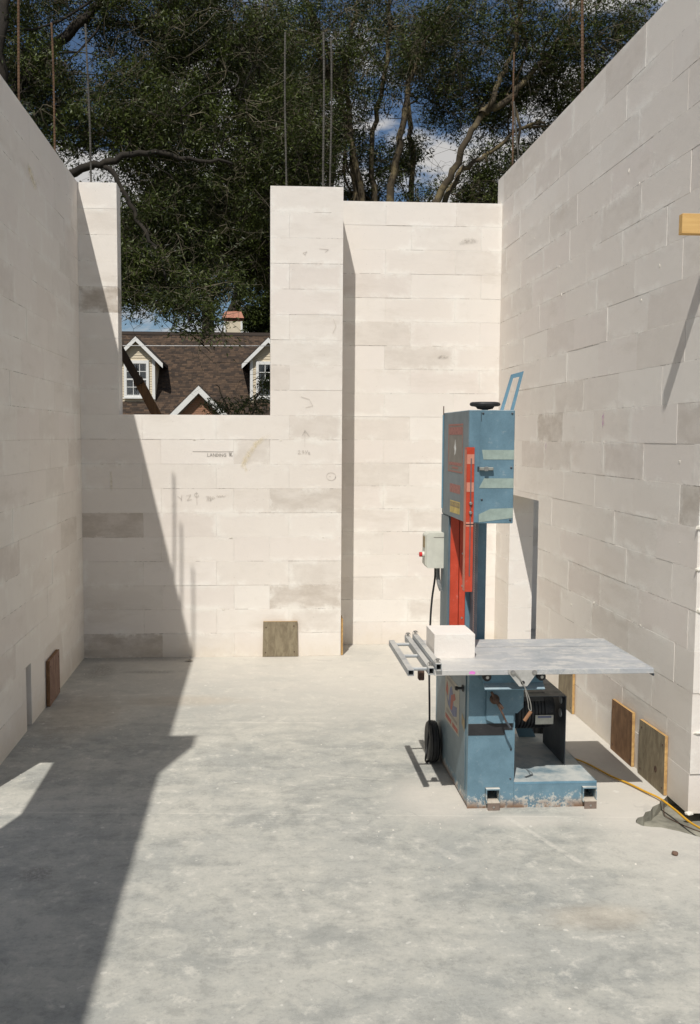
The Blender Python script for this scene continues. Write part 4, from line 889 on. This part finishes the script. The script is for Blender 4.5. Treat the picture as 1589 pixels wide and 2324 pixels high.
# front brick gable
GX, GP, GY = -2.29, 3.78, 37.0
gb = MB().prism([(GX - 3.4, GP - 0.25 - 3.4), (GX + 3.4, GP - 0.25 - 3.4), (GX, GP - 0.25)], 'y', GY, GY + 1.6).build('brick_gable', MORTH, hs_)
bk = MB(); z = 2.45; r_ = 0
while z < GP - 0.38:
    hw_ = GP - 0.36 - z - 0.065; x = -hw_ - (0.11 if r_ % 2 else 0)
    while x < hw_:
        a0, a1 = max(x + 0.006, -hw_), min(x + 0.214, hw_)
        if a1 - a0 > 0.05:
            MB().box(GX + a0, GX + a1, GY - 0.014, GY - 0.001, z + 0.006, z + 0.065).build('brick', BRICKM, gb)
        x += 0.22
    z += 0.071; r_ += 1
for s_ in (-1, 1):
    MB().prism([(GX + s_ * 3.5, GP - 3.5 - 0.02), (GX + s_ * 3.5, GP - 3.5 - 0.30), (GX, GP - 0.30), (GX, GP - 0.02)], 'y', GY - 0.30, GY - 0.24).build('rake_board', WTRIM, gb)
    MB().prism([(GX + s_ * 3.55, GP - 3.5), (GX + s_ * 3.55, GP - 3.62), (GX, GP - 0.10), (GX, GP + 0.02)], 'y', GY - 0.2395, GY + 1.7).build('roof_slope', SHING, gb)
# chimney
ch = MB().box(-1.60, -0.755, 44.5, 45.3, 5.4, 7.12).build('chimney', SID, roof)
for x_ in (-1.60, -0.82): MB().box(x_ - 0.01, x_ + 0.075, 44.47, 44.499, 6.0, 7.12).build('corner_board', WTRIM, ch)
COP = plain('copper_cap', (0.30, 0.12, 0.07), 0.6, 0.2)
MB().box(-1.57, -0.785, 44.53, 45.27, 7.121, 7.27).build('louver', DARKR, ch)
for z_ in (7.15, 7.20): MB().box(-1.60, -0.755, 44.50, 45.30, z_, z_ + 0.015).build('slat', COP, ch)
mb = MB(); mb.add([(-1.68, 44.42, 7.27), (-0.675, 44.42, 7.27), (-0.675, 45.38, 7.27), (-1.68, 45.38, 7.27), (-1.55, 44.6, 7.58), (-0.80, 44.6, 7.58), (-0.80, 45.2, 7.58), (-1.55, 45.2, 7.58)], [(0, 3, 2, 1), (4, 5, 6, 7), (0, 1, 5, 4), (1, 2, 6, 5), (2, 3, 7, 6), (3, 0, 4, 7)]); mb.build('cap', COP, ch)
MB().box(-1.35, -1.0, 44.8, 45.0, 7.58, 7.63).build('cap_vent', COP, ch)
# service wire crossing in front of the roof
wp = [(-14 + i * 1.0, 30, 4.66 + 0.010 * (i - 14) + 0.00055 * (i - 14) ** 2) for i in range(29)]
tag(MB().tube(wp, 0.011, 5).build('service_wire', plain('white_wire', (0.6, 0.6, 0.6), 0.6), None), 'thin pale service wire strung in front of the brown roof', 'wire')
for x_, i_ in ((-14, 0), (14, 28)): tag(MB().tube([(x_, 30, -0.22), (x_, 30, 5.6)], [0.14, 0.10], 10).build('utility_pole', BRACE, None), 'wooden utility pole carrying the service wire, out beyond the %s wall' % ('shaded' if i_ == 0 else 'tall grazing-lit'), 'pole', 'utility poles')

# ------------------------------------------------------------------ trees
def bark_mat(name, a, b, li, amt):
    m = Mat(name); z = m.noise(m.coord('World', (1, 1, 0.35)), 14, 6, 0.7); q = m.ss(m.noise(m.coord('World'), 3.5, 5, 0.65), 0.46, 0.62)
    m.bump(z, 0.6, 0.03); return m.set(m.mix(m.math('MULTIPLY', q, amt), m.mix(z, a, b), li), 0.95)
def leaf_mat(name, c0, c1):
    m = Mat(name); a = m.n('ShaderNodeAttribute', attribute_name='tone').outputs['Fac']
    base = m.mix(a, c0, c1); m.set(base, 0.5, 0, 0.3)
    tl = m.n('ShaderNodeBsdfTranslucent'); m.l(m.mix(0.5, base, (0.10, 0.13, 0.02)), tl.inputs['Color'])
    mx = m.n('ShaderNodeMixShader'); mx.inputs[0].default_value = 0.16
    m.l(m.b.outputs[0], mx.inputs[1]); m.l(tl.outputs[0], mx.inputs[2]); m.l(mx.outputs[0], m.out.inputs['Surface']); return m.m
LEAF = leaf_mat('oak_leaf', (0.007, 0.012, 0.003), (0.086, 0.110, 0.022)); LEAFY = leaf_mat('young_leaf', (0.035, 0.055, 0.014), (0.11, 0.13, 0.035))
BARK = bark_mat('mossy_bark', (0.034, 0.026, 0.016), (0.092, 0.070, 0.042), (0.20, 0.158, 0.078), 0.65)
DBARK = bark_mat('dark_bark', (0.010, 0.008, 0.006), (0.030, 0.024, 0.017), (0.055, 0.045, 0.03), 0.35)
TWIG = plain('pale_twig', (0.120, 0.102, 0.066), 0.9, 0, 0.5, 2)

def tubes(paths, n=4):
    """many tapered branches as one vertex and face array"""
    V = []; F = []; o = 0
    for pts, r0, r1 in paths:
        P = np.asarray(pts, float); k = len(P); d = np.gradient(P, axis=0); d /= np.linalg.norm(d, axis=1, keepdims=True) + 1e-9
        ref = np.tile(np.array([0.3, 0.9, 0.2]), (k, 1)); a = np.cross(d, ref); a /= np.linalg.norm(a, axis=1, keepdims=True) + 1e-9; b = np.cross(d, a)
        r = np.linspace(r0, r1, k)[:, None]
        for j in range(n):
            t = 2 * math.pi * j / n; V.append(P + (a * math.cos(t) + b * math.sin(t)) * r)
        base = np.arange(k - 1)
        for j in range(n):
            j2 = (j + 1) % n; F.append(np.stack([o + j * k + base, o + j2 * k + base, o + j2 * k + base + 1, o + j * k + base + 1], 1))
        o += n * k
    return np.concatenate(V), np.concatenate(F)
def fast_mesh(name, V, F, mat, tone=None, smooth=False):
    me = bpy.data.meshes.new(name); nv, nf = len(V), len(F)
    me.vertices.add(nv); me.vertices.foreach_set('co', V.astype(np.float32).ravel())
    me.loops.add(nf * 4); me.loops.foreach_set('vertex_index', F.astype(np.int32).ravel())
    me.polygons.add(nf); me.polygons.foreach_set('loop_start', np.arange(0, nf * 4, 4, dtype=np.int32)); me.polygons.foreach_set('loop_total', np.full(nf, 4, np.int32))
    me.update(calc_edges=True); me.materials.append(mat)
    if tone is not None:
        a = me.attributes.new('tone', 'FLOAT', 'POINT'); a.data.foreach_set('value', tone.astype(np.float32))
    if smooth: me.polygons.foreach_set('use_smooth', np.ones(nf, bool))
    return me
def bend(rs, p, q, k=6, amt=0.12, sag=0.0):
    p = np.array(p, float); q = np.array(q, float); L = np.linalg.norm(q - p); t = np.linspace(0, 1, k)[:, None]
    off = rs.normal(size=(1, 3)) * L * amt; off2 = rs.normal(size=(1, 3)) * L * amt * 0.5
    return p + (q - p) * t + off * np.sin(t * math.pi) + off2 * np.sin(t * 2 * math.pi) + np.array([[0, 0, -sag * L]]) * t * t
def tree(name, label, base, limbs, crowns, seed, leaf=(0.085, 0.030), per=95, mat=None, group=None, bare=0.5, r_cl=0.42, cat='tree', bark=None):
    """limbs: (points, r0, r1) main stems; crowns: (centre, radii, clusters) leaf masses"""
    rs = np.random.RandomState(seed); mat = mat or LEAF; bark = bark or BARK
    root = thing(name, label, cat, base, group); b0 = np.array(base, float)
    wood_ = []; nodes = []
    for pts, r0, r1 in limbs:
        P = np.array([tuple(p) for p in spline(pts, 8)]); k_ = np.arange(len(P))[:, None]; P = P + rs.normal(size=P.shape) * 0.02 + 0.028 * np.sin(k_ * 0.55 + rs.rand(1, 3) * 6); wood_.append((P, r0, r1)); nodes += [p for p in P[len(P) // 4:]]
    trunkV, trunkF = tubes(wood_, 9)
    link('trunk', fast_mesh('trunk', trunkV - b0, trunkF, bark, None, True), base, root)
    nodes = np.array(nodes); br_ = []
    C_ = []; 
    for c, rad, n in crowns:
        c = np.array(c, float); rad = np.array(rad, float)
        u = rs.normal(size=(n * 3, 3)); u /= np.linalg.norm(u, axis=1, keepdims=True); rr = rs.rand(n * 3, 1) ** 0.42
        p = c + u * rr * rad
        ph = seed * 1.7
        g = np.sin(p[:, 0] * 2.3 + ph) + np.sin(p[:, 2] * 2.7 + p[:, 0] * 1.1 + ph * 2) + np.sin(p[:, 1] * 1.3 + p[:, 2] * 1.9 + ph) + np.sin(p[:, 0] * 4.9 - p[:, 2] * 4.1)
        keep = p[g > -0.75][:n]
        C_.append(keep)
        for _ in range(max(4, n // 22)):           # limbs reaching into this leaf mass
            q = c + rs.normal(size=3) * rad * 0.45; i = np.argmin(((nodes - q) ** 2).sum(1)); p0 = nodes[max(0, i - rs.randint(0, 6))]
            L = np.linalg.norm(q - p0); pts = bend(rs, p0, q, 9, 0.10); br_.append((pts, (0.012 + 0.008 * min(L, 4)) * (0.6 if bark is DBARK else 1.0), 0.006)); nodes = np.vstack([nodes, pts[3:]])
    CC = np.concatenate(C_); tw = []; bt = []
    for c in CC:
        i = np.argmin(((nodes - c) ** 2).sum(1)); tw.append((bend(rs, nodes[i], c, 5, 0.12), 0.009, 0.003))
        if rs.rand() < bare:
            for _ in range(2):
                e = c + rs.normal(size=3) * np.array([0.42, 0.42, 0.26]); mm_ = bend(rs, c + rs.normal(size=3) * 0.1, e, 6, 0.2); bt.append((mm_, 0.0052, 0.002))
                for _2 in range(2): bt.append((bend(rs, mm_[2 + _2], mm_[2 + _2] + rs.normal(size=3) * 0.16, 4, 0.2), 0.0032, 0.0016))
    for b_ in br_:
        V, F = tubes([b_], 6); link('limb', fast_mesh('limb', V - b0, F, bark, None, True), base, root)
    V, F = tubes(tw + bt, 3); link('twigs', fast_mesh('twigs', V - b0, F, TWIG), base, root)['kind'] = 'stuff'
    # leaves: kite-shaped blades along sprays
    n = len(CC); cen = np.repeat(CC, per, 0); m = n * per
    spray = rs.normal(size=(n, 5, 3)); spray /= np.linalg.norm(spray, axis=2, keepdims=True); spray[:, :, 2] *= 0.55
    si = rs.randint(0, 5, m); dirs = spray[np.repeat(np.arange(n), per), si]
    tpos = rs.rand(m, 1) ** 0.7 * r_cl * rs.uniform(0.7, 1.35, (n,)).repeat(per)[:, None]
    pos = cen + dirs * tpos + rs.normal(size=(m, 3)) * 0.055
    ax = dirs + rs.normal(size=(m, 3)) * 0.75; ax[:, 2] -= 0.15; ax /= np.linalg.norm(ax, axis=1, keepdims=True)
    nr_ = rs.normal(size=(m, 3)); nr_[:, 2] += 0.7; wd = np.cross(ax, nr_); wd /= np.linalg.norm(wd, axis=1, keepdims=True) + 1e-9
    Ls = leaf[0] * rs.uniform(0.7, 1.25, (m, 1)); Ws = leaf[1] * rs.uniform(0.75, 1.2, (m, 1)) * 0.5
    V = np.empty((m, 4, 3)); V[:, 0] = pos; V[:, 1] = pos + ax * Ls * 0.45 + wd * Ws; V[:, 2] = pos + ax * Ls; V[:, 3] = pos + ax * Ls * 0.45 - wd * Ws
    F = np.arange(m * 4).reshape(m, 4)
    tone = np.clip(np.repeat(rs.rand(n) ** 1.5 * 0.75, per) + rs.rand(m) ** 1.5 * 0.5 - 0.06, 0, 1); tone = np.where(rs.rand(m) < 0.03, 1.0, tone)
    link('crown', fast_mesh('crown', V.reshape(-1, 3) - b0, F, mat, np.repeat(tone, 4)), base, root)['kind'] = 'stuff'
    return root
GZ = -0.22
tree('oak_tree', 'broad dark oak beyond the left wall, boughs reaching over the window', (-6.2, 16.5, GZ),
     [([(-6.2, 16.5, GZ), (-6.1, 16.4, 2.2), (-5.6, 16.2, 4.2), (-4.6, 15.8, 5.4), (-3.4, 15.4, 5.75), (-2.4, 15.2, 6.05), (-1.5, 15.2, 6.2), (-0.4, 15.4, 6.1)], 0.15, 0.02),
      ([(-5.9, 16.3, 3.4), (-5.2, 16.4, 6.0), (-4.2, 16.6, 7.4), (-3.2, 16.8, 8.6), (-2.2, 17.2, 9.8)], 0.20, 0.05),
      ([(-4.6, 15.8, 5.4), (-4.1, 15.6, 6.6), (-3.9, 15.4, 8.0), (-3.8, 15.5, 9.6)], 0.12, 0.05),
      ([(-2.4, 15.2, 6.05), (-1.9, 15.1, 5.3), (-1.5, 15.0, 4.5), (-1.3, 14.8, 3.9)], 0.045, 0.012)],
     [((-3.6, 17.0, 8.3), (1.7, 1.6, 1.7), 340), ((-2.0, 16.4, 6.9), (1.5, 1.4, 1.0), 280), ((-1.2, 17.2, 8.6), (1.9, 1.6, 1.6), 400), ((-1.1, 16.4, 5.35), (1.3, 1.2, 0.75), 290), ((-1.85, 15.4, 4.35), (0.62, 0.8, 0.55), 110), ((-1.1, 14.2, 3.62), (0.35, 0.4, 0.28), 26), ((-1.05, 15.6, 4.25), (0.95, 0.6, 0.30), 60), ((-0.75, 14.1, 3.35), (0.12, 0.3, 0.35), 7), ((-4.2, 15.6, 6.2), (1.3, 1.2, 1.0), 170), ((0.3, 17, 6.9), (1.0, 1.2, 1.2), 220)], 3, (0.078, 0.023), 108, None, None, 0.6, bark=DBARK)
tree('oak_tree', 'dense shadowy oak standing behind the wide pier', (0.9, 24.5, GZ),
     [([(0.9, 24.5, GZ), (0.8, 24.4, 3.5), (0.3, 24.2, 6.5), (-0.1, 24.0, 9.0), (-0.6, 24.0, 11.5)], 0.28, 0.08), ([(0.7, 24.4, 4.0), (1.6, 24.2, 7.0), (2.0, 24.0, 10.0)], 0.2, 0.06), ([(0.3, 24.2, 6.0), (-0.9, 24.2, 7.4), (-1.8, 24.0, 8.0)], 0.14, 0.04)],
     [((0.1, 24.5, 10.4), (2.4, 1.8, 2.3), 430), ((0.1, 24.6, 7.3), (2.1, 1.6, 1.7), 420), ((1.2, 25.5, 6.6), (1.3, 1.2, 1.0), 160), ((-1.4, 25, 7.6), (1.5, 1.4, 1.4), 220)], 8, (0.10, 0.038), 110, None, None, 0.5, 0.5, bark=DBARK)
tree('oak_tree', 'many-stemmed oak fanning up behind the recessed wall', (2.3, 19.0, GZ),
     [([(2.3, 19.0, GZ), (2.2, 19.0, 3.0), (2.1, 19.0, 6.0), (1.75, 18.9, 7.8), (1.3, 18.8, 8.9), (0.9, 18.8, 10.2)], 0.09, 0.03),
      ([(2.3, 19.0, 2.5), (2.35, 19.1, 5.5), (2.25, 19.2, 7.4), (2.5, 19.2, 9.2), (2.6, 19.2, 10.6)], 0.075, 0.03),
      ([(2.2, 19.0, 4.4), (1.9, 19.2, 7.0), (1.75, 19.2, 8.6), (1.9, 19.2, 10.4)], 0.075, 0.03),
      ([(2.35, 19.0, 5.0), (2.7, 19.0, 7.0), (2.85, 19.0, 8.4), (3.3, 19.0, 9.6)], 0.09, 0.04),
      ([(1.75, 18.9, 7.8), (1.0, 18.6, 8.0), (0.3, 18.4, 8.5)], 0.06, 0.02)],
     [((1.3, 19.0, 9.3), (1.7, 1.4, 1.5), 150), ((3.1, 19.6, 9.6), (1.9, 1.4, 1.5), 135), ((1.6, 19.6, 7.3), (1.1, 1.0, 0.9), 85), ((2.6, 20.0, 6.5), (1.3, 0.8, 0.5), 80)], 14, (0.078, 0.023), 102, None, None, 0.8)
tree('oak_tree', 'forked leaning tree with a pale mossy trunk by the right wall', (2.7, 18.0, GZ),
     [([(2.7, 18.0, GZ), (2.8, 18.0, 3.0), (3.15, 18.0, 5.6), (3.6, 18.0, 6.8), (4.1, 18.0, 7.75), (4.45, 18.0, 8.35), (4.75, 18.0, 9.2), (4.9, 18.0, 10.4)], 0.092, 0.03),
      ([(4.15, 18.0, 7.85), (4.75, 18.1, 8.25), (5.3, 18.2, 8.9), (6.0, 18.2, 9.8)], 0.07, 0.03), ([(3.3, 18.1, 5.9), (3.9, 18.3, 6.9), (4.7, 18.4, 7.5), (5.4, 18.4, 7.9)], 0.06, 0.025)],
     [((4.7, 18.6, 9.7), (1.9, 1.4, 1.55), 150), ((6.2, 18.4, 9.5), (1.5, 1.4, 1.45), 165), ((5.7, 18.8, 8.3), (1.2, 1.1, 0.8), 120), ((4.3, 19.2, 8.3), (0.9, 0.9, 0.5), 55), ((5.2, 19.0, 7.0), (1.3, 1.0, 0.7), 90), ((4.0, 18.9, 6.4), (1.2, 0.8, 0.5), 80)], 21, (0.078, 0.023), 102, None, None, 0.8)
tree('oak_tree', 'slender straight stem rising behind the recessed wall', (3.2, 21.0, GZ),
     [([(3.2, 21.0, GZ), (3.3, 21.0, 4.0), (3.35, 21.0, 7.0), (3.25, 21.0, 9.0), (3.4, 21.0, 10.6)], 0.085, 0.04)],
     [((3.3, 21.2, 10.2), (1.5, 1.2, 0.9), 80), ((2.9, 21.4, 7.9), (1.0, 0.9, 0.5), 35)], 33, (0.09, 0.03), 80, None, None, 0.8)
tree('oak_tree', 'dark oak with two trunks rising behind the house ridge', (-2.6, 53.0, GZ),
     [([(-2.6, 53, GZ), (-2.7, 53, 6), (-2.8, 53, 9), (-3.2, 53, 13)], 0.5, 0.2), ([(-2.4, 53, 4), (-1.6, 53, 8), (-1.0, 53, 10), (-0.4, 53, 13)], 0.4, 0.2)],
     [((-1.2, 54, 13.5), (5.0, 3.0, 3.2), 420), ((1.6, 53.5, 9.6), (3.2, 2.4, 3.0), 420), ((-6.5, 55, 13), (4, 3, 2.6), 200), ((0.6, 53, 7.2), (1.6, 1.5, 1.6), 130)], 40, (0.20, 0.085), 130, None, None, 0.3, 0.8, bark=DBARK)
tree('garden_shrub', 'loose leafy shrub in front of the far dormer', (-0.5, 22.0, GZ),
     [([(-0.5, 22, GZ), (-0.55, 22, 1.2), (-0.7, 22, 2.4), (-0.9, 22, 3.0)], 0.03, 0.01), ([(-0.5, 22, 0.2), (-0.3, 22, 1.6), (-0.1, 22, 2.6), (0.1, 22, 3.3)], 0.03, 0.01)],
     [((-0.45, 22.0, 2.55), (0.75, 0.5, 0.34), 24), ((0.05, 22.0, 3.0), (0.3, 0.3, 0.3), 8)], 51, (0.09, 0.034), 42, LEAFY, None, 0.6, 0.26, 'shrub')
